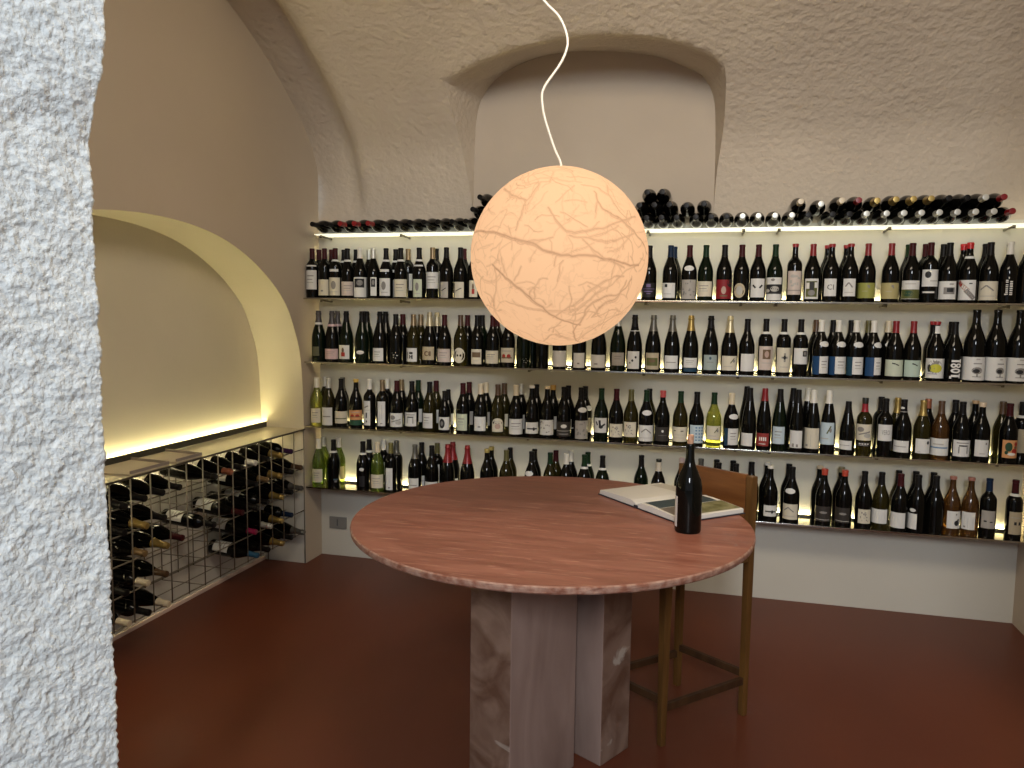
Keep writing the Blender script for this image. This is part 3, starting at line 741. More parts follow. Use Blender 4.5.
# shelf  x  y  front/back  shape  glass  cap | labels: from, to (degrees round the bottle), bottom, top, paper, print | neck; x and label angles taken from image pixels
STANDING = '''
2 0.041 -0.157 f x k maroon|-50,70,0.17,0.56,white,lines|arc
2 0.041 -0.072 b x k maroon||
2 0.125 -0.157 f x k maroon|-52,64,0.05,0.37,cream,mark|
2 0.127 -0.072 b x k maroon||arc
2 0.201 -0.164 f x k maroon|-52,71,0.05,0.41,cream,emblem|ring shoulder
2 0.213 -0.074 b b k black||ring
2 0.281 -0.161 f b k black|-35,94,0.05,0.33,blush,lines|ring
2 0.296 -0.074 b b k black||ring
2 0.364 -0.162 f b k white|-35,90,0.02,0.42,white,pic|
2 0.380 -0.069 b b k silver||
2 0.447 -0.151 f b k silver|0,51,0.05,0.42,white,pic|
2 0.530 -0.150 f b k black|-50,56,0.05,0.4,white,emblem|ring shoulder
2 0.559 -0.072 b b k black|-37,6,0.03,0.38,white,none|ring shoulder
2 0.628 -0.157 f b k black|-48,78,0.03,0.38,cream,lines|ring
2 0.639 -0.070 b x k bronze|29,100,0.17,0.5,white,none|
2 0.748 -0.164 f b k black|-35,43,0.03,0.38,palegreen,emblem|ring arc
2 0.827 -0.150 f x k bronze|-59,86,0.2,0.52,white,lines|
2 0.821 -0.072 b x k black|24,88,0.03,0.55,white,none|
2 0.920 -0.168 f b k black|-35,33,0.02,0.33,grey,stroke|
2 1.002 -0.153 f b k black|-36,47,0.02,0.33,cream,stroke|
2 0.996 -0.070 b b k maroon||
2 1.086 -0.152 f b k black|-24,44,0.04,0.36,cream,figure|
2 2.095 -0.157 f b k black|-47,55,0.06,0.32,black,plum|
2 2.209 -0.157 f b k navy|-77,45,0.05,0.32,white,square|
2 2.224 -0.072 b b k navy||
2 2.310 -0.157 f b k maroon|-62,62,0.03,0.38,grey,sketch|oval
2 2.396 -0.157 f b g green|-72,57,0.08,0.35,cream,lines|
2 2.493 -0.157 f b k black|-65,80,0.04,0.38,red,flower|
2 2.582 -0.157 f b k maroon|-57,30,0.06,0.32,tan,disc|
2 2.666 -0.157 f b k maroon|-57,53,0.07,0.4,white,eyes|
2 2.751 -0.157 f b g green|-84,55,0.02,0.42,white,landscape|
2 2.849 -0.157 f x k redtop|-59,59,0.12,0.53,blush,figs|
2 2.937 -0.157 f b k red|-57,43,0.05,0.4,white,church|
2 3.018 -0.072 b b k redtop||
2 3.028 -0.157 f b k redtop|-52,35,0.1,0.4,white,text:CI|
2 3.111 -0.072 b b k redtop||
2 3.119 -0.159 f b k redtop|-52,35,0.1,0.4,white,script|
2 3.202 -0.155 f b k red|-90,59,0.07,0.33,lime,squiggle|
2 3.311 -0.157 f b k red|-91,67,0.06,0.33,straw,squiggle|
2 3.408 -0.072 b b k green||
2 3.408 -0.157 f b k maroon|-87,58,0.06,0.37,white,meadow|
2 3.488 -0.072 b x k maroon||
2 3.492 -0.157 f x k maroon|-72,67,0.27,0.55,white,emblem2;-72,42,0.15,0.2,black,whiteline|
2 3.571 -0.072 b b k black||
2 3.578 -0.157 f b k black|-95,44,0.06,0.36,white,picr|
2 3.663 -0.072 b b k redwax||
2 3.668 -0.157 f b k redwax|-96,38,0.05,0.38,white,diagonal|ring
2 3.762 -0.072 b b k black||
2 3.759 -0.158 f b k black|-97,55,0.05,0.36,cream,script|
2 3.871 -0.072 b b k maroon||
2 3.842 -0.166 f b k white|-45,21,0.1,0.45,none,vscript|
2 3.923 -0.147 f b k black||
3 0.085 -0.166 f c g grey|-29,30,0.12,0.3,olive,none|ring
3 0.173 -0.160 f c k grey|-52,79,0.06,0.26,pink,lines|band
3 0.164 -0.071 b c k grey||band
3 0.268 -0.157 f c g black|-53,49,0.07,0.34,white,figure|
3 0.374 -0.159 f c g black|-30,44,0.15,0.28,none,oval|
3 0.364 -0.071 b c g black||
3 0.493 -0.160 f c k black|-48,49,0.05,0.3,white,lines|
3 0.490 -0.071 b c k black||
3 0.595 -0.157 f b k black|-17,44,0.08,0.26,none,whitedots|
3 0.605 -0.072 b b k maroon||
3 0.709 -0.157 f b o bronze|-58,50,0.06,0.33,white,glyph|
3 0.722 -0.072 b b o bronze||
3 0.813 -0.159 f c k palegold|-51,56,0.1,0.35,tan,glyph2|
3 0.827 -0.071 b c k palegold||
3 0.906 -0.157 f b k maroon|-56,72,0.07,0.33,blush,lines|
3 1.006 -0.157 f b o brown|-46,57,0.06,0.36,cream,ovallab|
3 1.021 -0.072 b b k maroon||
3 1.109 -0.157 f b k black|-36,54,0.05,0.34,cream,tanband|
3 1.113 -0.072 b b g black||
3 1.204 -0.157 f b k maroon|-57,66,0.07,0.32,cream,lines|
3 1.206 -0.072 b b k maroon||
3 1.297 -0.157 f b k black|-65,67,0.1,0.38,cream,redfigs|
3 1.390 -0.157 f b g black|-1,57,0.08,0.2,none,whitedots|
3 1.422 -0.072 b b g green||
3 1.497 -0.157 f b k black||
3 1.602 -0.157 f b k black|-59,74,0.05,0.35,white,none|
3 1.715 -0.157 f b k black|-37,56,0.04,0.32,white,mark|
3 1.827 -0.157 f c k black|-72,60,0.05,0.28,white,mark|
3 1.934 -0.157 f c g silver|-39,58,0.1,0.33,grey,lines|
3 2.026 -0.157 f c k black|-50,43,0.05,0.36,white,diag|silverline
3 2.128 -0.157 f c k pewter|-53,51,0.05,0.34,tan,olivepic|
3 2.231 -0.157 f c k pewter|-55,50,0.07,0.3,white,line|
3 2.330 -0.157 f c k gold|-47,56,0.1,0.27,white,lines;-47,56,0.03,0.09,navy,none|
3 2.435 -0.157 f c k black|-45,56,0.07,0.33,greyblue,emblemtop|
3 2.535 -0.157 f c k silvergold|-58,65,0.07,0.32,cream,sprig|
3 2.625 -0.157 f b k black|-44,71,0.07,0.38,white,none|
3 2.720 -0.157 f x k black|-57,77,0.1,0.52,blush,brownpic|ring
3 2.811 -0.157 f x k black|-59,75,0.07,0.5,cream,cross|ring
3 2.895 -0.157 f x k black|-56,74,0.22,0.5,white,picright|ring
3 2.980 -0.072 b b k brown||
3 2.996 -0.157 f b k white|-11,63,0.07,0.37,white,lines;-77,-12,0.05,0.37,blue,none|oval
3 3.065 -0.072 b b k black||
3 3.080 -0.157 f b k white|-22,69,0.07,0.37,white,lines;-77,-23,0.05,0.37,blue,none|oval
3 3.154 -0.072 b b k black||
3 3.165 -0.158 f b k white|-24,60,0.07,0.37,white,lines;-78,-24,0.05,0.37,teal,none|oval
3 3.238 -0.072 b b k olivecap||
3 3.249 -0.156 f b k white|3,70,0.07,0.37,white,lines;-61,2,0.05,0.37,blue,none|oval
3 3.334 -0.072 b b k cream||oval
3 3.352 -0.159 f b k red|-92,67,0.06,0.34,mint,bird|
3 3.435 -0.155 f b k red|-65,67,0.06,0.34,mint2,bird|
3 3.545 -0.072 b b k redtop||
3 3.540 -0.163 f b k redtop|-94,66,0.05,0.38,white,sunflower|flag
3 3.632 -0.072 b b k black||
3 3.623 -0.161 f b k black|-35,44,0.06,0.38,none,year|
3 3.715 -0.165 f m k none|-96,64,0.03,0.35,white,tree|
3 3.813 -0.150 f m k none|-69,63,0.03,0.35,white,tree|
3 3.913 -0.146 f m k none|-99,62,0.03,0.35,white,tree|
3 3.966 -0.071 b b k black||
4 0.062 -0.157 f b y white|-33,59,0.07,0.37,cream,lines|
4 0.074 -0.072 b b o silver||
4 0.145 -0.160 f b o silver|-52,58,0.03,0.4,white,line|
4 0.196 -0.072 b b k pewter||
4 0.228 -0.154 f b k black|-41,87,0.08,0.33,cream,darkline|
4 0.330 -0.157 f b k yellow|-54,84,0.17,0.37,orange,redfigs;-54,84,0.06,0.165,green,none|
4 0.421 -0.157 f x k white|-44,30,0.07,0.57,white,glyphs|
4 0.506 -0.157 f x k bronze|-24,50,0.07,0.57,white,vline|
4 0.499 -0.072 b x k white||
4 0.601 -0.157 f b k maroon|-57,76,0.07,0.35,white,greypic|
4 0.595 -0.072 b b k bronze||
4 0.699 -0.157 f b k black|-58,61,0.1,0.38,white,archpic|
4 0.706 -0.072 b b g green|23,55,0.15,0.42,white,none|
4 0.813 -0.157 f b o black|-56,45,0.08,0.38,white,lines|
4 0.823 -0.072 b b o maroon|21,49,0.15,0.42,white,none|
4 0.908 -0.157 f s k black|-52,71,0.07,0.38,white,discdark|
4 0.901 -0.071 b s k black|48,98,0.15,0.42,white,none|
4 1.024 -0.157 f b k maroon|-45,54,0.07,0.4,palegreen,lines|
4 1.035 -0.072 b b k maroon|21,52,0.15,0.42,grey,none|
4 1.133 -0.157 f b k cream|-41,64,0.08,0.36,white,mark|
4 1.140 -0.072 b b k cream|29,52,0.15,0.42,grey,none|
4 1.239 -0.157 f b o brown|-33,64,0.08,0.35,cream,archlab|
4 1.255 -0.072 b b o brown|22,48,0.15,0.4,cream,none|
4 1.349 -0.157 f b k cream|-53,94,0.05,0.35,white,lines|
4 1.358 -0.072 b b k silver|33,52,0.12,0.4,white,none|
4 1.444 -0.157 f b k white2|-40,80,0.08,0.3,white,wordmark|
4 1.452 -0.072 b b k black||
4 1.535 -0.157 f b k cream2|-62,77,0.07,0.36,white,speckle|
4 1.552 -0.072 b b k orange|18,48,0.15,0.4,white,none|
4 1.633 -0.157 f b k black|-56,81,0.06,0.34,charcoal,whitemark|
4 1.642 -0.072 b b k black|33,70,0.15,0.38,none,outline|
4 1.732 -0.157 f b k black|-37,90,0.03,0.38,grey,sketch|oval
4 1.742 -0.072 b b k black|38,62,0.12,0.4,tan,none|oval
4 1.849 -0.157 f b g green|-53,56,0.17,0.45,white,scribble|
4 1.934 -0.158 f b k maroon|-49,68,0.1,0.35,cream,sketch2|
4 2.017 -0.159 f b o olivecap|-58,50,0.12,0.4,cream,sketch2|
4 2.101 -0.154 f b k green|-61,85,0.05,0.35,white,script|oval
4 2.110 -0.072 b b o black||
4 2.191 -0.157 f b k coral|-48,63,0.07,0.33,charcoal,whitedot|
4 2.288 -0.157 f b o green|-78,65,0.08,0.35,cream,dotsrow|
4 2.375 -0.157 f b k black|-50,66,0.07,0.4,paleblue,bluepattern|
4 2.467 -0.157 f b y green|-57,61,0.15,0.4,cream,sprig|
4 2.559 -0.157 f b k cream|-21,66,0.07,0.37,white,lines;-54,-22,0.05,0.37,navy,none|oval
4 2.639 -0.072 b h k black||
4 2.652 -0.159 f h k black|-83,28,0.06,0.27,white,none|
4 2.729 -0.156 f h k red|-64,41,0.07,0.28,brick,whitetext|
4 2.807 -0.157 f h g black|-57,43,0.12,0.4,paleblue,lines|
4 2.880 -0.076 b h k black||
4 2.898 -0.160 f h k black|-66,37,0.07,0.35,white,foot|
4 2.958 -0.068 b h k white||
4 2.975 -0.156 f h k white|-87,53,0.07,0.4,cream,vlines|
4 3.052 -0.155 f h k white|-88,45,0.15,0.5,paleblue,sprig|
4 3.147 -0.157 f s2 k black|-89,29,0.1,0.27,white,line|
4 3.227 -0.157 f x o redneck|-76,58,0.27,0.55,cream,greypic;-76,58,0.17,0.24,black,whitetext|
4 3.320 -0.072 b x k black||
4 3.326 -0.157 f x k black|-63,54,0.28,0.56,white,text:VERO|
4 3.400 -0.072 b b o gold||
4 3.412 -0.157 f b k black|-92,34,0.1,0.3,white,line|dot
4 3.502 -0.157 f b o gold|-52,52,0.1,0.35,white,leaf|
4 3.545 -0.072 b b k copper||
4 3.586 -0.157 f b a brown|-95,57,0.08,0.37,white,blueline|
4 3.673 -0.072 b b k black||
4 3.683 -0.157 f b k black|-66,61,0.08,0.36,white,archpic|
4 3.764 -0.072 b b k tanwax||
4 3.772 -0.157 f b k creamwax|-51,41,0.1,0.38,white,marks|
4 3.890 -0.072 b b o brown||
4 3.894 -0.157 f b k maroon|-50,56,0.1,0.4,orange,floral|
4 3.979 -0.072 b x k black|-38,18,0.15,0.55,tan,none|ring
5 0.071 -0.157 f b y2 white|-42,59,0.1,0.38,cream,lines|
5 0.059 -0.072 b b y2 silver||
5 0.174 -0.157 f b k black|11,69,0.1,0.22,none,blueseal|ring
5 0.166 -0.072 b b y2 white|27,81,0.12,0.4,straw,none|
5 0.374 -0.157 f b k black|-13,40,0.08,0.3,black,none|ring seal
5 0.376 -0.072 b b k black||ring
5 0.472 -0.157 f b y2 cream|-51,78,0.07,0.35,cream,lines|
5 0.475 -0.072 b x k white|9,42,0.3,0.55,white,none|
5 0.561 -0.157 f x k greengold|-29,38,0.05,0.5,white,vline|
5 0.562 -0.072 b x k pewter||
5 0.719 -0.157 f b k pewter|-41,52,0.05,0.33,white,line|
5 0.729 -0.072 b b k black|12,46,0.12,0.33,white,line|
5 0.828 -0.157 f b k black|-54,75,0.05,0.28,white,lines|
5 0.831 -0.072 b x k olivecap|12,42,0.15,0.58,white,none|
5 0.931 -0.160 f c k redfoil|-48,63,0.05,0.25,white,none|
5 0.932 -0.071 b c k redfoil|24,66,0.08,0.3,white,whitefigs|
5 1.054 -0.157 f c k redfoil|-44,68,0.05,0.26,white,none|
5 1.176 -0.157 f b k goldtop||
5 1.178 -0.072 b b k goldtop||
5 1.295 -0.157 f b o olivecap||
5 1.296 -0.072 b b o black||
5 1.448 -0.157 f b k black||oval
5 1.446 -0.072 b b k black||
5 1.559 -0.157 f b o green||
5 1.575 -0.072 b b o maroon||
5 1.654 -0.157 f b k white||
5 1.665 -0.072 b b k white||
5 1.759 -0.157 f b k green||ring
5 1.765 -0.072 b b g green||ring
5 1.864 -0.157 f b g black||ring
5 2.075 -0.072 b b g black||
5 2.179 -0.157 f b k paleneck||
5 2.302 -0.072 b b k blush||
5 2.407 -0.072 b b k pewter||
5 2.492 -0.072 b b k black||
5 2.503 -0.157 f b k black||
5 2.581 -0.072 b b k black||
5 2.595 -0.157 f b k black||
5 2.680 -0.074 b b k black||
5 2.763 -0.070 b b k white2||
5 2.775 -0.157 f b k white2|-47,60,0.1,0.3,white,wordmark|
5 2.876 -0.072 b b k black||
5 2.886 -0.157 f b k black|-86,48,0.07,0.35,cream,script|oval
5 3.034 -0.072 b b k cream2||
5 3.048 -0.157 f b k corwax|-88,49,0.08,0.35,charcoal,smoke|
5 3.142 -0.072 b b k olivewax||
5 3.148 -0.157 f b k corwax|-89,40,0.08,0.35,charcoal,smoke|
5 3.244 -0.158 f b k black|-43,48,0.1,0.35,cream,sketch2|
5 3.327 -0.156 f b o black|-91,41,0.12,0.37,white,none|
5 3.425 -0.073 b b o black|-75,-38,0.12,0.38,olive,none|
5 3.416 -0.165 f b k maroon|-93,32,0.07,0.34,white,none|
5 3.508 -0.071 b b k black||
5 3.499 -0.165 f b k black|-94,-11,0.07,0.34,white,none|whitedot
5 3.592 -0.072 b b k black||
5 3.583 -0.162 f b k black||
5 3.664 -0.147 f b a rosewax|-41,60,0.12,0.42,white,inkblob|
5 3.748 -0.147 f b a rosewax|-70,22,0.12,0.42,white,vlines|
5 3.827 -0.157 f x k navy|-61,40,0.17,0.47,grey,twomarks|
5 3.943 -0.157 f x k maroon|-46,61,0.1,0.48,tan,twoboxes|ring
'''
rows = []
for ln in STANDING.strip().splitlines():
    a, b, c = ln.split('|'); q = a.split()
    labs = []
    for s in b.split(';'):
        if s:
            e = s.split(','); labs.append((float(e[0]), float(e[1]), float(e[2]), float(e[3]), e[4], e[5]))
    rows.append(dict(row=int(q[0]), x=float(q[1]), y=float(q[2]), d=q[3], shape=q[4], glass=q[5], cap=q[6], labs=labs, neck=c.strip()))
for r in (2, 3, 4, 5):
    for d in 'fb':
        rs = sorted([q for q in rows if q['row'] == r and q['d'] == d], key=lambda q: q['x'])
        lim = 1.4 if r == 2 else 2.0
        le = [q for q in rs if q['x'] < lim]; ri = [q for q in rs if q['x'] >= lim]
        rn = 'front row' if d == 'f' else 'back row'
        for i, q in enumerate(le): q['where'] = f"{ORD[i + 1]} from left in {rn}, {SHELF_NAMES[r]}"
        if r == 2:
            for i, q in enumerate(ri): q['where'] = f"{ORD[i + 1]} right of lamp in {rn}, {SHELF_NAMES[r]}"
        else:
            for i, q in enumerate(ri[::-1]): q['where'] = f"{ORD[i + 1]} from right in {rn}, {SHELF_NAMES[r]}"
for q in rows:
    kind = {'c': 'sparkling', 'm': 'big', 's': 'half-size', 's2': 'short', 'h': 'slender'}.get(q['shape'], 'wine')
    txt = f"{GNAME[q['glass']]} {kind} bottle"
    lc = [l for l in q['labs'] if l[4] != 'none']
    if lc: txt += f", {LABWORD.get(lc[0][4], lc[0][4])} label"
    if q['cap'] != 'none': txt += f", {CAPCOL[q['cap']][4]} {'neck' if CAPCOL[q['cap']][4].endswith('necked') else 'cap'}"
    txt = txt.replace('-necked neck', ' neck').replace('-topped cap', '-topped cap')
    txt += ', ' + q['where']
    fr = -14 if q['x'] < 2.4 else 12
    if lc: fr = (lc[0][0] + lc[0][1]) / 2
    make_bottle(q['shape'], q['glass'], q['cap'], q['labs'], q['neck'], txt, 'bottles standing on the ' + SHELF_NAMES[q['row']],
                'sparkling_wine_bottle' if q['shape'] == 'c' else 'wine_bottle', (q['x'], q['y'], ZS[q['row']] + .0004), front=fr)

# bottles lying on the top shelf, necks towards the room: x  z  cap  layer; x worked out from image pixels
LYING = '''
0.1358 2.1040 black 1
0.2266 2.1040 black 1
0.3166 2.1040 red 1
0.4056 2.1040 red 1
0.4938 2.1040 red 1
0.5811 2.1040 black 1
0.6675 2.1040 black 1
0.7531 2.1040 black 1
0.8379 2.1040 black 1
0.9219 2.1040 black 1
1.0051 2.1040 black 1
1.0874 2.1040 black 1
1.1690 2.1040 black 1
1.2498 2.1040 black 1
1.3299 2.1040 black 1
2.0087 2.1040 black 1
2.0862 2.1040 black 1
2.1637 2.1040 black 1
2.2413 2.1040 black 1
2.3392 2.1040 black 1
2.4167 2.1040 black 1
2.4942 2.1040 black 1
2.5718 2.1040 silver 1
2.6493 2.1040 silver 1
2.7297 2.1040 silver 1
2.8103 2.1040 silver 1
2.8879 2.1040 black 1
3.0009 2.1040 black 1
3.0785 2.1040 black 1
3.1560 2.1040 silver 1
3.2458 2.1040 silver 1
3.3233 2.1040 silver 1
3.4008 2.1040 silver 1
3.4784 2.1040 silver 1
3.5560 2.1040 silver 1
3.6335 2.1040 silver 1
3.7110 2.1040 silver 1
3.7885 2.1040 red 1
1.1282 2.1693 black 2
1.2094 2.1695 black 2
2.0474 2.1705 black 2
2.1250 2.1705 black 2
2.2025 2.1705 black 2
2.2903 2.1635 black 2
2.3779 2.1705 black 2
2.8491 2.1705 cream 2
2.9444 2.1563 silver 2
3.0397 2.1705 cream 2
3.1172 2.1705 red 2
3.2009 2.1665 gold 2
3.2846 2.1705 gold 2
3.3621 2.1705 gold 2
3.4396 2.1705 gold 2
3.5172 2.1705 black 2
3.5947 2.1705 black 2
3.6722 2.1705 silver 2
3.7497 2.1705 red 2
1.1688 2.2350 black 3
2.0862 2.2371 black 3
2.1637 2.2370 black 3
'''
ly = [(float(a), float(b), c, int(d)) for a, b, c, d in (l.split() for l in LYING.strip().splitlines())]
LAYER = {1: 'bottom layer', 2: 'second layer', 3: 'third layer'}
SHAPE['l'] = [(z, r * .0385 / .041) for z, r in SHAPE['b']]; RB['l'] = .0385; HB['l'] = HB['b']
for lay in (1, 2, 3):
    rs = sorted([q for q in ly if q[3] == lay]); 
    le = [q for q in rs if q[0] < 1.7]; ri = [q for q in rs if q[0] >= 1.7]
    for side, part in (('left', le), ('right', ri[::-1])):
        for i, q in enumerate(part):
            make_bottle('l', 'k', q[2], [], '', f"dark bottle lying with {CAPCOL[q[2]][4]} cap forward, {ORD[i + 1]} from {side}, {LAYER[lay]}, top shelf",
                        'bottles lying on the top shelf', 'wine_bottle', (q[0], -.026, q[1]), (math.pi / 2, 0, 0))

# bottles lying in the wire rack: column from the back wall, row from the top, cap, paper colour
RACK = [(1, 0, 'purple', ''), (2, 0, 'gold', ''), (3, 0, 'black', 'grey'), (4, 0, 'white', 'white'), (5, 0, 'black', 'cream'), (6, 0, 'copper', 'white'), (7, 0, 'black', ''), (9, 0, 'black', 'cream'), (10, 0, 'black', ''), (11, 0, 'black', 'cream'), (12, 0, 'black', ''),
        (0, 1, 'brown', ''), (1, 1, 'black', ''), (2, 1, 'gold', ''), (3, 1, 'tan', ''), (4, 1, 'black', 'white'), (10, 1, 'black', ''), (11, 1, 'gold', ''), (12, 1, 'black', 'grey'),
        (0, 2, 'pewter', ''), (1, 2, 'black', ''), (2, 2, 'gold', ''), (3, 2, 'black', 'white'), (4, 2, 'black', ''), (5, 2, 'maroon', 'white'), (7, 2, 'black', 'white'), (9, 2, 'maroon', ''), (10, 2, 'gold', ''), (11, 2, 'tan', ''),
        (1, 3, 'navy', 'white'), (2, 3, 'gold', ''), (3, 3, 'silver', ''), (4, 3, 'magenta', 'white'), (10, 3, 'brown', ''), (11, 3, 'cream', ''), (12, 3, 'black', ''),
        (0, 4, 'pewter', ''), (1, 4, 'black', ''), (2, 4, 'gold', ''), (3, 4, 'black', ''), (4, 4, 'blue', 'white'), (10, 4, 'cream', ''), (11, 4, 'black', ''), (12, 4, 'cream', '')]
rr = random.Random(5)
tilt = math.atan2(.041 - .0150, .245)
for c, r, cap, lab in RACK:
    sh = rr.choice(['b', 'b', 'x', 'c']) if cap != 'gold' else 'c'
    tl = math.atan2(RB[sh] - .0165, .255)
    y = COLY[c] - .0617 + rr.uniform(-.008, .008)
    zz = ROWZ[r] + .0030 + RB[sh] / math.cos(tl)
    labs = [(215 - 62, 215 + 62, .10, .42, lab, 'lines')] if lab else []
    labs = [(a + 90, b + 90, z0, z1, l, k) for a, b, z0, z1, l, k in labs]
    make_bottle(sh, 'k', cap, labs, '', f"dark bottle lying in wire rack, {CAPCOL[cap][4]} neck, {ORD[c + 1]} column from back wall, {ORD[r + 1]} row",
                'bottles lying in the wire rack', 'sparkling_wine_bottle' if sh == 'c' else 'wine_bottle', (-.2955 + .012, y, zz), (0, math.pi / 2 + tl, 0))

# ------------------------------------------------------------------ round stone table
M_STONE = mottled('red_travertine', (0.195, 0.062, 0.037), (0.30, 0.118, 0.078), 6.5, 0.30, 0.10, 30, 0.004, stretch=(0.5, 3.2, 1), detail=9, spec=0.45, dist=0.9, rough2=0.5)
nt, N, L, b = nodes_of(M_STONE)
def veins(m, scale, stretch, lo, hi, col, fac):
    nt, N, L, b = nodes_of(m)
    src = b.inputs['Base Color'].links[0].from_socket
    tc = N.new('ShaderNodeTexCoord'); mp = N.new('ShaderNodeMapping'); mp.inputs['Scale'].default_value = stretch
    L.new(tc.outputs['Object'], mp.inputs['Vector'])
    nz = N.new('ShaderNodeTexNoise'); nz.inputs['Scale'].default_value = scale; nz.inputs['Detail'].default_value = 8; nz.inputs['Distortion'].default_value = 0.6
    L.new(mp.outputs['Vector'], nz.inputs['Vector'])
    rp = N.new('ShaderNodeValToRGB'); rp.color_ramp.elements[0].position = lo; rp.color_ramp.elements[0].color = (0, 0, 0, 1)
    rp.color_ramp.elements[1].position = hi; rp.color_ramp.elements[1].color = (fac, fac, fac, 1)
    L.new(nz.outputs['Fac'], rp.inputs['Fac'])
    mx = N.new('ShaderNodeMix'); mx.data_type = 'RGBA'
    L.new(rp.outputs['Color'], mx.inputs['Factor']); L.new(src, mx.inputs['A']); mx.inputs['B'].default_value = (*col, 1)
    L.new(mx.outputs['Result'], b.inputs['Base Color'])
veins(M_STONE, 26, (0.30, 2.6, 1), 0.58, 0.72, (0.46, 0.23, 0.165), 0.75)
veins(M_STONE, 40, (0.25, 2.2, 1), 0.64, 0.74, (0.12, 0.035, 0.022), 0.7)
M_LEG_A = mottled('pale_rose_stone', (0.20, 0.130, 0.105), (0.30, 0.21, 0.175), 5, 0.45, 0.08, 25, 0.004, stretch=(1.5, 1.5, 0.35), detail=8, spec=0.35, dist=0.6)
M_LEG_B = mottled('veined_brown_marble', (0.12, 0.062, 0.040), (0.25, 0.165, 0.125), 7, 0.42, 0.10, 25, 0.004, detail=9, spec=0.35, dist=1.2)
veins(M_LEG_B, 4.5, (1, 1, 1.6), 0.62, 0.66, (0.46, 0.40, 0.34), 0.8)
M_RIM = mottled('chipped_stone_rim', (0.22, 0.085, 0.052), (0.40, 0.25, 0.19), 34, 0.7, 0.6, 60, 0.006, detail=8)
TX, TY, TZ, TR = 1.903, -1.789, 0.86, 0.713
t = thing('round_table', 'round red stone table on two stone block legs beneath the paper lamp', 'table', (TX, TY, 0))
seg = 160
rr = random.Random(3)
v, f = [], []
rings = [(TR - .004, 0.0), (TR - .0005, -.004), (TR, -.010), (TR - .0008, -.019), (TR - .005, -.024)]
for q, (r, dz) in enumerate(rings):
    for k in range(seg):
        a = 2 * math.pi * k / seg
        chip = 0.0022 * max(0, noise.noise((math.cos(a) * 22, math.sin(a) * 22, q * .9))) * (1.4 if q in (1, 2, 3) else .6)
        v.append(((r - chip) * math.cos(a), (r - chip) * math.sin(a), TZ + dz))
for q in range(len(rings) - 1):
    for k in range(seg):
        k2 = (k + 1) % seg
        f.append((q * seg + k2, q * seg + k, (q + 1) * seg + k, (q + 1) * seg + k2))
nr = len(f)
f.append(tuple(range(seg))); f.append(tuple(((len(rings) - 1) * seg + k) for k in range(seg))[::-1])
me = pydata('tabletop', v, f)
me.materials.append(M_STONE); me.materials.append(M_RIM)
for i, p in enumerate(me.polygons): p.material_index = 1 if i < nr else 0
link('tabletop', me, None, t)
U2 = Vector((.4867, .8736)); V2d = Vector((-.8736, .4867))
def leg(k, a, bb, za, mats):
    K = Vector(k) - Vector((TX, TY))
    pts = [K, K + U2 * a, K + U2 * a + V2d * bb, K + V2d * bb]
    bm = bmesh.new(); add_prism(bm, [(p.x, p.y) for p in pts], 0.0, za, 0.004)
    o = from_bm('leg', bm, None, t)
    for m in mats: o.data.materials.append(m)
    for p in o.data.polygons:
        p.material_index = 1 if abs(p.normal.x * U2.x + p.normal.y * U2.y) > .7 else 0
    return o
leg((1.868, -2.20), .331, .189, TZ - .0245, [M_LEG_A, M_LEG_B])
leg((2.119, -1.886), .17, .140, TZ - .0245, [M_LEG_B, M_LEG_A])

# open bottle on the table
M_CORK = mottled('cork', (0.40, 0.22, 0.14), (0.52, 0.31, 0.21), 90, 0.8)
t = thing('wine_bottle', 'opened black wine bottle with cork, standing on the round table by the book', 'bottle', (2.391, -1.822, TZ + .0005))
SH = [(z * 1.02, r * (1 + .09 * max(0, (r - .0145) / .0265))) for z, r in SHAPE['b']]
me = lathe_mesh('bottle_glass', SH, 48); me.materials.append(GLASS['k']); link('bottle_glass', me, None, t)
me = lathe_mesh('cork', [(.3045, .0100), (.3265, .0106), (.330, .0112), (.3335, .0106)], 20); me.materials.append(M_CORK); link('cork', me, None, t)
SHAPE['t'] = SH; RB['t'] = .0447; HB['t'] = SH[-1][0]
Lm = LabelMesh('t'); Lm.rect(-165, -52, .020, .125, paper('white'), .0006); Lm.build('label', t)

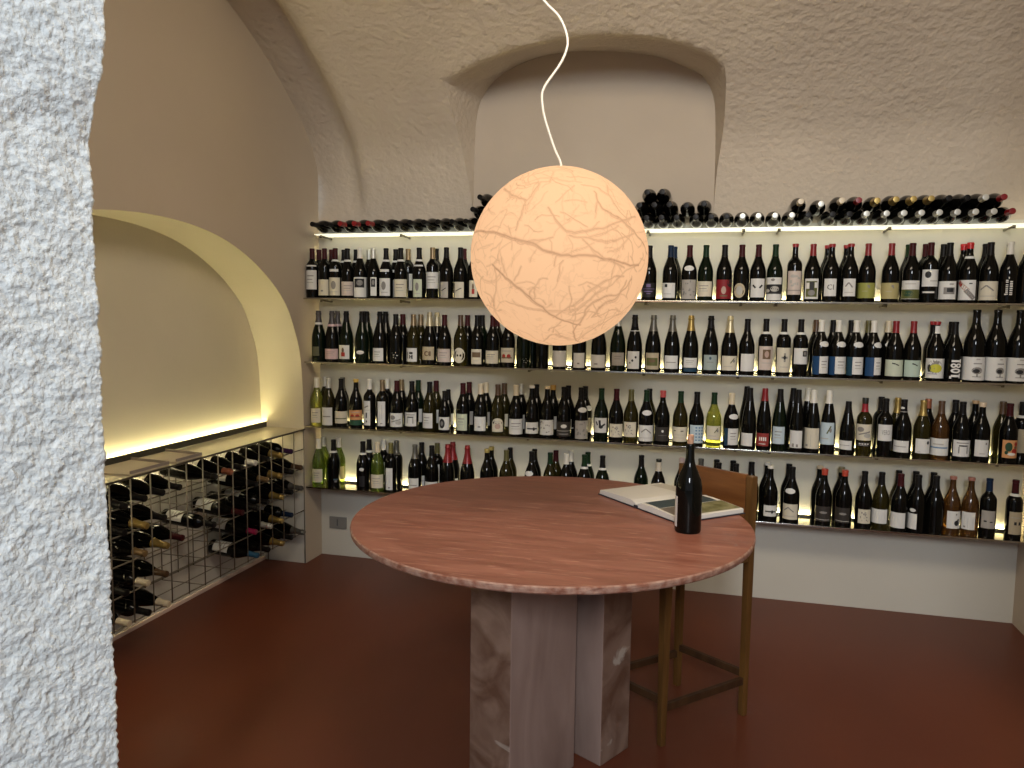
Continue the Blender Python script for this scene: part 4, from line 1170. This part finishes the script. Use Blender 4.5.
# open book
M_PAGE = mat('book_page', (0.66, 0.63, 0.56), 0.7, spec=0.2); M_PAGE2 = mat('book_page_edge', (0.66, 0.64, 0.60), 0.8, spec=0.2)
M_COVER = mat('dark_blue_cover', (0.012, 0.016, 0.03), 0.4)
t = thing('open_book', 'thick open picture book lying on the round table behind the black bottle', 'book', (2.190, -1.560, TZ + .0004), (0, 0, math.radians(-47)))
BH, BL, BR = .315, .245, .240
bm = bmesh.new(); add_box(bm, -BL - .006, BR + .006, -.004, BH + .004, 0, .004, .001); from_bm('cover', bm, M_COVER, t)
bm = bmesh.new(); add_box(bm, -.010, .010, -.0055, BH + .0055, .003, .0125, .002); from_bm('spine', bm, M_COVER, t)
def page_block(name, sgn, wdt, hgt, edge):
    prof = [(0.0, .010), (.010, .019), (.03, hgt), (.08, hgt + .001), (.16, hgt - .002), (wdt - .004, hgt - .006), (wdt, edge)]
    bm = bmesh.new()
    fr = [bm.verts.new((sgn * a, 0, z)) for a, z in prof]; bk = [bm.verts.new((sgn * a, BH, z)) for a, z in prof]
    fb = [bm.verts.new((sgn * a, 0, .0042)) for a, z in prof]; bb = [bm.verts.new((sgn * a, BH, .0042)) for a, z in prof]
    n = len(prof)
    for i in range(n - 1):
        f = bm.faces.new((fr[i], fr[i + 1], bk[i + 1], bk[i])); f.material_index = 0
        f = bm.faces.new((fb[i], fb[i + 1], fr[i + 1], fr[i])); f.material_index = 1
        f = bm.faces.new((bk[i], bk[i + 1], bb[i + 1], bb[i])); f.material_index = 1
    f = bm.faces.new((fr[n - 1], fb[n - 1], bb[n - 1], bk[n - 1])); f.material_index = 1
    bmesh.ops.recalc_face_normals(bm, faces=bm.faces)
    me = bpy.data.meshes.new(name); bm.to_mesh(me); bm.free(); me.materials.append(M_PAGE); me.materials.append(M_PAGE2)
    return prof, link(name, me, None, t)
pl, left_pages = page_block('left_pages', -1, BL, .026, .0065)
pr, right_pages = page_block('right_pages', 1, BR, .026, .018)
def on_page(x, prof):
    for (a, z), (a2, z2) in zip(prof[:-1], prof[1:]):
        if a <= x <= a2: return z + (z2 - z) * (x - a) / (a2 - a)
    return prof[-1][1]
def print_patch(name, quad, mm, prof, sgn, n=14):
    """flat printed picture that follows the page; QUAD = x0, x1, y0, y1"""
    x0, x1, y0, y1 = quad; v, f = [], []
    for i in range(n + 1):
        x = x0 + (x1 - x0) * i / n
        for y in (y0, y1): v.append((sgn * x, y, on_page(x, prof) + .0006))
    for i in range(n): f.append((2 * i, 2 * i + 2, 2 * i + 3, 2 * i + 1) if sgn > 0 else (2 * i, 2 * i + 1, 2 * i + 3, 2 * i + 2))
    me = pydata(name, v, f); link(name, me, mm, right_pages if sgn > 0 else left_pages)
M_PHOTO1 = mottled('slate_blue_print', (0.030, 0.050, 0.058), (0.045, 0.065, 0.070), 6, 0.5)
M_PHOTO2 = mottled('garden_print', (0.10, 0.095, 0.03), (0.24, 0.22, 0.11), 26, 0.5, detail=6)
M_PHOTO3 = mottled('brown_print', (0.11, 0.085, 0.065), (0.16, 0.13, 0.10), 12, 0.5)
o = print_patch('printed_photo', (.010, .120, .015, .295), M_PHOTO1, pr, 1)
o = print_patch('printed_photo', (.124, .228, .10, .312), M_PHOTO2, pr, 1)
o = print_patch('printed_photo', (.124, .228, .010, .096), M_PHOTO3, pr, 1)
o = print_patch('printed_photo', (.06, .22, .24, .31), mat('faint_print', (.50, .46, .38), .6), pl, -1)

# ------------------------------------------------------------------ chair
M_WOOD = mottled('golden_brown_wood', (0.085, 0.038, 0.010), (0.14, 0.066, 0.017), 5, 0.42, stretch=(6, 6, 0.8), detail=7, spec=0.35)
M_DARKW = mottled('dark_brown_wood', (0.040, 0.018, 0.008), (0.065, 0.030, 0.012), 5, 0.45, stretch=(6, 6, 0.8), spec=0.3)
M_PANEL = mottled('red_brown_wood', (0.12, 0.043, 0.012), (0.175, 0.068, 0.018), 4, 0.38, stretch=(1.2, 1.2, 9), detail=8, spec=0.4)
A, B, C, D = Vector((2.618, -1.370)), Vector((2.318, -1.685)), Vector((2.352, -1.190)), Vector((2.040, -1.500))
ctr = (A + B + C + D) / 4
t = thing('chair', 'low-backed brown wooden chair tucked behind the round table', 'chair', (ctr.x, ctr.y, 0))
loc = lambda p, z: Vector((p.x - ctr.x, p.y - ctr.y, z))
ax = (B - A).normalized(); ay = (C - A).normalized(); side = Vector((ax.x, ax.y, 0))
def post(p, top, w0, w1):
    bm = bmesh.new(); add_bar(bm, loc(p, 0), loc(p, top), w0, w0, w1, w1, side=side, bevel=.003); from_bm('leg', bm, M_WOOD, t)
post(A, .975, .026, .032); post(C, .975, .026, .032); post(B, .685, .024, .036); post(D, .685, .024, .036)
def rail(name, p, q, z0, z1, w, h, m=M_WOOD):
    bm = bmesh.new(); add_bar(bm, loc(p, z0), loc(q, z1), w, h, bevel=.002); from_bm(name, bm, m, t)
rail('stretcher', A, C, .172, .172, .020, .028, M_DARKW); rail('stretcher', A, B, .145, .145, .020, .028, M_DARKW)
rail('stretcher', C, D, .145, .145, .020, .028, M_DARKW); rail('stretcher', B, D, .172, .172, .020, .028, M_DARKW)
for p, q in ((A, B), (A, C), (C, D), (B, D)): rail('seat_rail', p, q, .660, .660, .022, .05)
bm = bmesh.new()
pts = [A + (ctr - A) * -.02, C + (ctr - C) * -.02, D + (ctr - D) * -.05, B + (ctr - B) * -.05]
add_prism(bm, [(p.x - ctr.x, p.y - ctr.y) for p in pts], .6855, .706, .004); bmesh.ops.recalc_face_normals(bm, faces=bm.faces); from_bm('seat', bm, M_PANEL, t)
bm = bmesh.new(); add_bar(bm, loc(A + ay * .021, .885), loc(C - ay * .021, .885), .020, .185, bevel=.003); from_bm('backrest', bm, M_PANEL, t)

# ------------------------------------------------------------------ paper lamp
LC, LR = Vector((1.939, -1.896, 1.7875)), 0.2975
t = thing('pendant_lamp', 'round glowing paper lamp hanging on a wavy white cord over the table', 'lamp', LC)
nu, nv = 600, 300
th = (np.arange(nv - 1) + 1) / nv * math.pi
ph = np.arange(nu) / nu * 2 * math.pi
vx = np.concatenate([[[0, 0, 1.0]], np.stack([np.outer(np.sin(th), np.cos(ph)).ravel(), np.outer(np.sin(th), np.sin(ph)).ravel(), np.repeat(np.cos(th), nu)], 1), [[0, 0, -1.0]]])
CREASES = [
    ([(150, 322), (180, 320), (240, 325), (300, 345), (360, 360), (410, 385), (480, 400), (540, 398), (600, 410), (660, 425), (710, 430)], 5, 1.0),
    ([(345, 356), (380, 352), (430, 345)], 4, .7), ([(450, 402), (500, 385), (560, 362)], 3, .5),
    ([(235, 430), (280, 470), (330, 510), (380, 550), (430, 590), (480, 615), (520, 625)], 5, .95),
    ([(275, 550), (340, 565), (400, 575), (460, 575), (520, 565), (560, 530), (620, 490), (680, 440), (710, 430)], 3.5, .6),
    ([(415, 250), (440, 290), (480, 325), (540, 320), (600, 310), (650, 290), (700, 270)], 4.5, .8),
    ([(385, 170), (350, 220), (330, 260), (315, 320)], 4, .7), ([(390, 165), (362, 215), (340, 270)], 2.5, .5), ([(265, 178), (290, 200), (312, 212), (345, 224)], 7, .75),
    ([(560, 195), (575, 235), (600, 262), (640, 280), (680, 310), (720, 350), (750, 395)], 5, .9), ([(520, 175), (580, 185), (610, 210), (640, 250), (680, 300)], 3.5, .7),
    ([(605, 170), (608, 205)], 4, .6), ([(520, 350), (560, 385), (620, 420), (660, 436)], 4, .7), ([(510, 690), (500, 650), (530, 600), (545, 560), (600, 530), (650, 520), (690, 470)], 4, .8),
    ([(400, 690), (430, 660), (480, 675), (510, 680), (570, 640), (640, 600), (700, 560)], 3.5, .6), ([(240, 440), (245, 500), (230, 560), (240, 600), (260, 640), (310, 665), (330, 690)], 3.5, .6),
    ([(160, 440), (200, 480), (240, 480), (262, 440)], 3, .5), ([(300, 150), (360, 135), (420, 120), (480, 125), (500, 160)], 3, .5), ([(330, 165), (400, 150), (470, 160), (520, 165)], 3, .5),
    ([(480, 340), (540, 345), (600, 355), (650, 345), (690, 330)], 4, .7), ([(530, 345), (590, 330), (640, 305)], 4, .6), ([(600, 390), (650, 370), (690, 320)], 3, .55),
    ([(430, 600), (470, 570), (520, 540), (560, 500), (620, 470), (660, 466)], 3.5, .7), ([(480, 585), (540, 545), (590, 500)], 3, .55), ([(560, 600), (590, 560), (640, 530), (670, 480)], 4.5, .75), ([(470, 610), (520, 605), (550, 570)], 3, .55),
    ([(640, 600), (680, 580), (720, 520)], 3, .4), ([(440, 105), (480, 118), (490, 130)], 4, .6), ([(205, 245), (240, 262)], 3, .4), ([(175, 380), (210, 366), (235, 360)], 2.5, .4), ([(400, 540), (410, 555)], 3, .6),
    ([(470, 290), (485, 285)], 3, .7), ([(260, 380), (268, 430), (300, 500)], 2.5, .5), ([(440, 640), (452, 660), (490, 675)], 3, .5), ([(540, 640), (600, 610), (660, 590)], 2.5, .4), ([(200, 520), (225, 540), (235, 580)], 3, .5)]
LFW, LRT, LUP = Vector((-0.1971, 0.9778, 0.0710)), Vector((0.9804, 0.1970, 0.0083)), Vector((0.0059, -0.0712, 0.9974))    # camera-facing frame; big folds laid out from image pixels
def pixel_dir(px, py):
    a, b = (px - 449) / 311.0, (405 - py) / 311.0
    q = a * a + b * b
    if q > .985: a, b = a * math.sqrt(.985 / q), b * math.sqrt(.985 / q); q = .985
    return LRT * a + LUP * b - LFW * math.sqrt(1 - q)
val = np.zeros(len(vx))
rr = random.Random(8)
def draw(dirs, wpx, k):
    global val
    for a, b in zip(dirs[:-1], dirs[1:]):
        a_, b_ = np.array(a), np.array(b); ab = b_ - a_
        tt = np.clip(((vx - a_) @ ab) / max(1e-9, ab @ ab), 0, 1)
        d = np.linalg.norm(vx - (a_ + tt[:, None] * ab), axis=1)
        wd = wpx / 311.0 * .30
        val = np.maximum(val, k * np.exp(-(d / (wd * 1.5 + .0035)) ** 2))
for pts, wpx, k in CREASES:
    P = spline([(a, b, 0) for a, b in pts], 6)
    jit = [(noise.noise((p.x * .045, p.y * .045, 1.7)) * 5 + rr.uniform(-.8, .8), noise.noise((p.x * .045, p.y * .045, 9.1)) * 5 + rr.uniform(-.8, .8)) for p in P]
    Q = [(p.x + a, p.y + b) for p, (a, b) in zip(P, jit)]
    draw([pixel_dir(*q) for q in Q], wpx, k * .82)
    oy = rr.uniform(4, 8); n = len(Q); i0, i1 = int(n * rr.uniform(0, .35)), int(n * rr.uniform(.6, 1))
    draw([pixel_dir(x + oy * .4 * math.sin(i * .7), y + oy * math.sin((i - i0) / max(1, i1 - i0) * 3.1)) for i, (x, y) in enumerate(Q) if i0 <= i <= i1], wpx * .7, k * .6)
    draw([pixel_dir(*q) for q in Q[n // 4: 3 * n // 4]], wpx * 2.6, k * .35)
    for _b in range(max(1, n // 9)):
        x, y = Q[rr.randrange(n)]; an = rr.uniform(0, 6.28); br = []
        for _s in range(rr.randint(4, 9)):
            br.append(pixel_dir(x, y)); x += 8 * math.cos(an); y += 8 * math.sin(an); an += rr.gauss(0, .3)
        draw(br, wpx * .5, k * rr.uniform(.35, .7))
for _ in range(260):       # loose wrinkles all round the shade
    d = Vector((rr.gauss(0, 1), rr.gauss(0, 1), rr.gauss(0, 1))).normalized(); g = d.orthogonal().normalized(); g.rotate(Matrix.Rotation(rr.uniform(0, 6.3), 3, d))
    dirs = [d]
    for _k in range(rr.randint(3, 8)):
        d = (d + g * .045).normalized(); g = (g - d * g.dot(d)).normalized(); g.rotate(Matrix.Rotation(rr.gauss(0, .32), 3, d)); dirs.append(d)
    draw(dirs, rr.uniform(1.5, 3), rr.uniform(.2, .6))
shell = LR * (1 + .006 * val)
vv = vx * shell[:, None]
f = []
for k in range(nu): f.append((0, 1 + k, 1 + (k + 1) % nu))
for j in range(nv - 2):
    for k in range(nu):
        a = 1 + j * nu + k; b = 1 + j * nu + (k + 1) % nu
        f.append((a, a + nu, b + nu, b))
last = len(vx) - 1
for k in range(nu): f.append((last, 1 + (nv - 2) * nu + (k + 1) % nu, 1 + (nv - 2) * nu + k))
me = pydata('paper_shade', [tuple(p) for p in vv], f, True)
at = me.attributes.new('fold', 'FLOAT', 'POINT'); at.data.foreach_set('value', val.astype(np.float32))
M_PAPER = mat('crumpled_lamp_paper', (0.62, 0.50, 0.38), 0.8, spec=0.1)
nt, N, L, b = nodes_of(M_PAPER)
an = N.new('ShaderNodeAttribute'); an.attribute_name = 'fold'
tc = N.new('ShaderNodeTexCoord'); nz = N.new('ShaderNodeTexNoise'); nz.inputs['Scale'].default_value = 9; nz.inputs['Detail'].default_value = 7; nz.inputs['Distortion'].default_value = 1.2
L.new(tc.outputs['Object'], nz.inputs['Vector'])
sb = N.new('ShaderNodeMath'); sb.operation = 'SUBTRACT'; sb.inputs[1].default_value = 0.5; L.new(nz.outputs['Fac'], sb.inputs[0])
ab = N.new('ShaderNodeMath'); ab.operation = 'ABSOLUTE'; L.new(sb.outputs[0], ab.inputs[0])
mr = N.new('ShaderNodeMapRange'); mr.inputs['From Min'].default_value = 0.0; mr.inputs['From Max'].default_value = 0.022; mr.inputs['To Min'].default_value = 0.16; mr.inputs['To Max'].default_value = 0.0
L.new(ab.outputs[0], mr.inputs['Value'])
ad = N.new('ShaderNodeMath'); ad.operation = 'ADD'; ad.use_clamp = True; L.new(mr.outputs[0], ad.inputs[0]); L.new(an.outputs['Fac'], ad.inputs[1])
rp = N.new('ShaderNodeValToRGB')
rp.color_ramp.elements[0].color = (0.97, 0.565, 0.305, 1); rp.color_ramp.elements[1].color = (0.34, 0.165, 0.085, 1)
L.new(ad.outputs[0], rp.inputs['Fac']); L.new(rp.outputs['Color'], b.inputs['Emission Color'])
b.inputs['Emission Strength'].default_value = 0.86
b.inputs['Base Color'].default_value = (0.16, 0.10, 0.06, 1)
link('paper_shade', me, M_PAPER, t)
# cord, wandering up to the vault
k = 2.6 * 1.0 / 770.1
cp = [(2.5, -87), (1.5, -95), (-3.5, -106), (-9, -122), (-14.5, -141), (-16.5, -159), (-14, -168), (-7.5, -178), (1, -190), (6.5, -201), (8.8, -212), (6.5, -224), (0, -237), (-10, -247), (-20, -258), (-30, -272), (-33, -290), (-26, -320), (-12, -355), (-6, -400), (-6, -447)]  # image pixel offsets from the lamp centre, laid along the camera's right axis
cp = [(a - .019 * abs(bb), bb * .975 - 1) for a, bb in cp]
P = spline([Vector((0.9669, 0.2554, 0)) * (a * k) + Vector((0, 0, -bb * k)) for a, bb in cp], 6)
bm = bmesh.new(); sweep(bm, P, .0042, 8); cord = from_bm('cord', bm, mat('white_cord', (.66, .62, .56), .5), t)
me = lathe_mesh('ceiling_rose', [(0, .035), (.004, .045), (.024, .045), (.028, .040)], 24); me.materials.append(mat('white_cord', (.66, .62, .56), .5))
o = link('ceiling_rose', me, None, cord); o.location = (P[-1].x, P[-1].y, P[-1].z - .012)
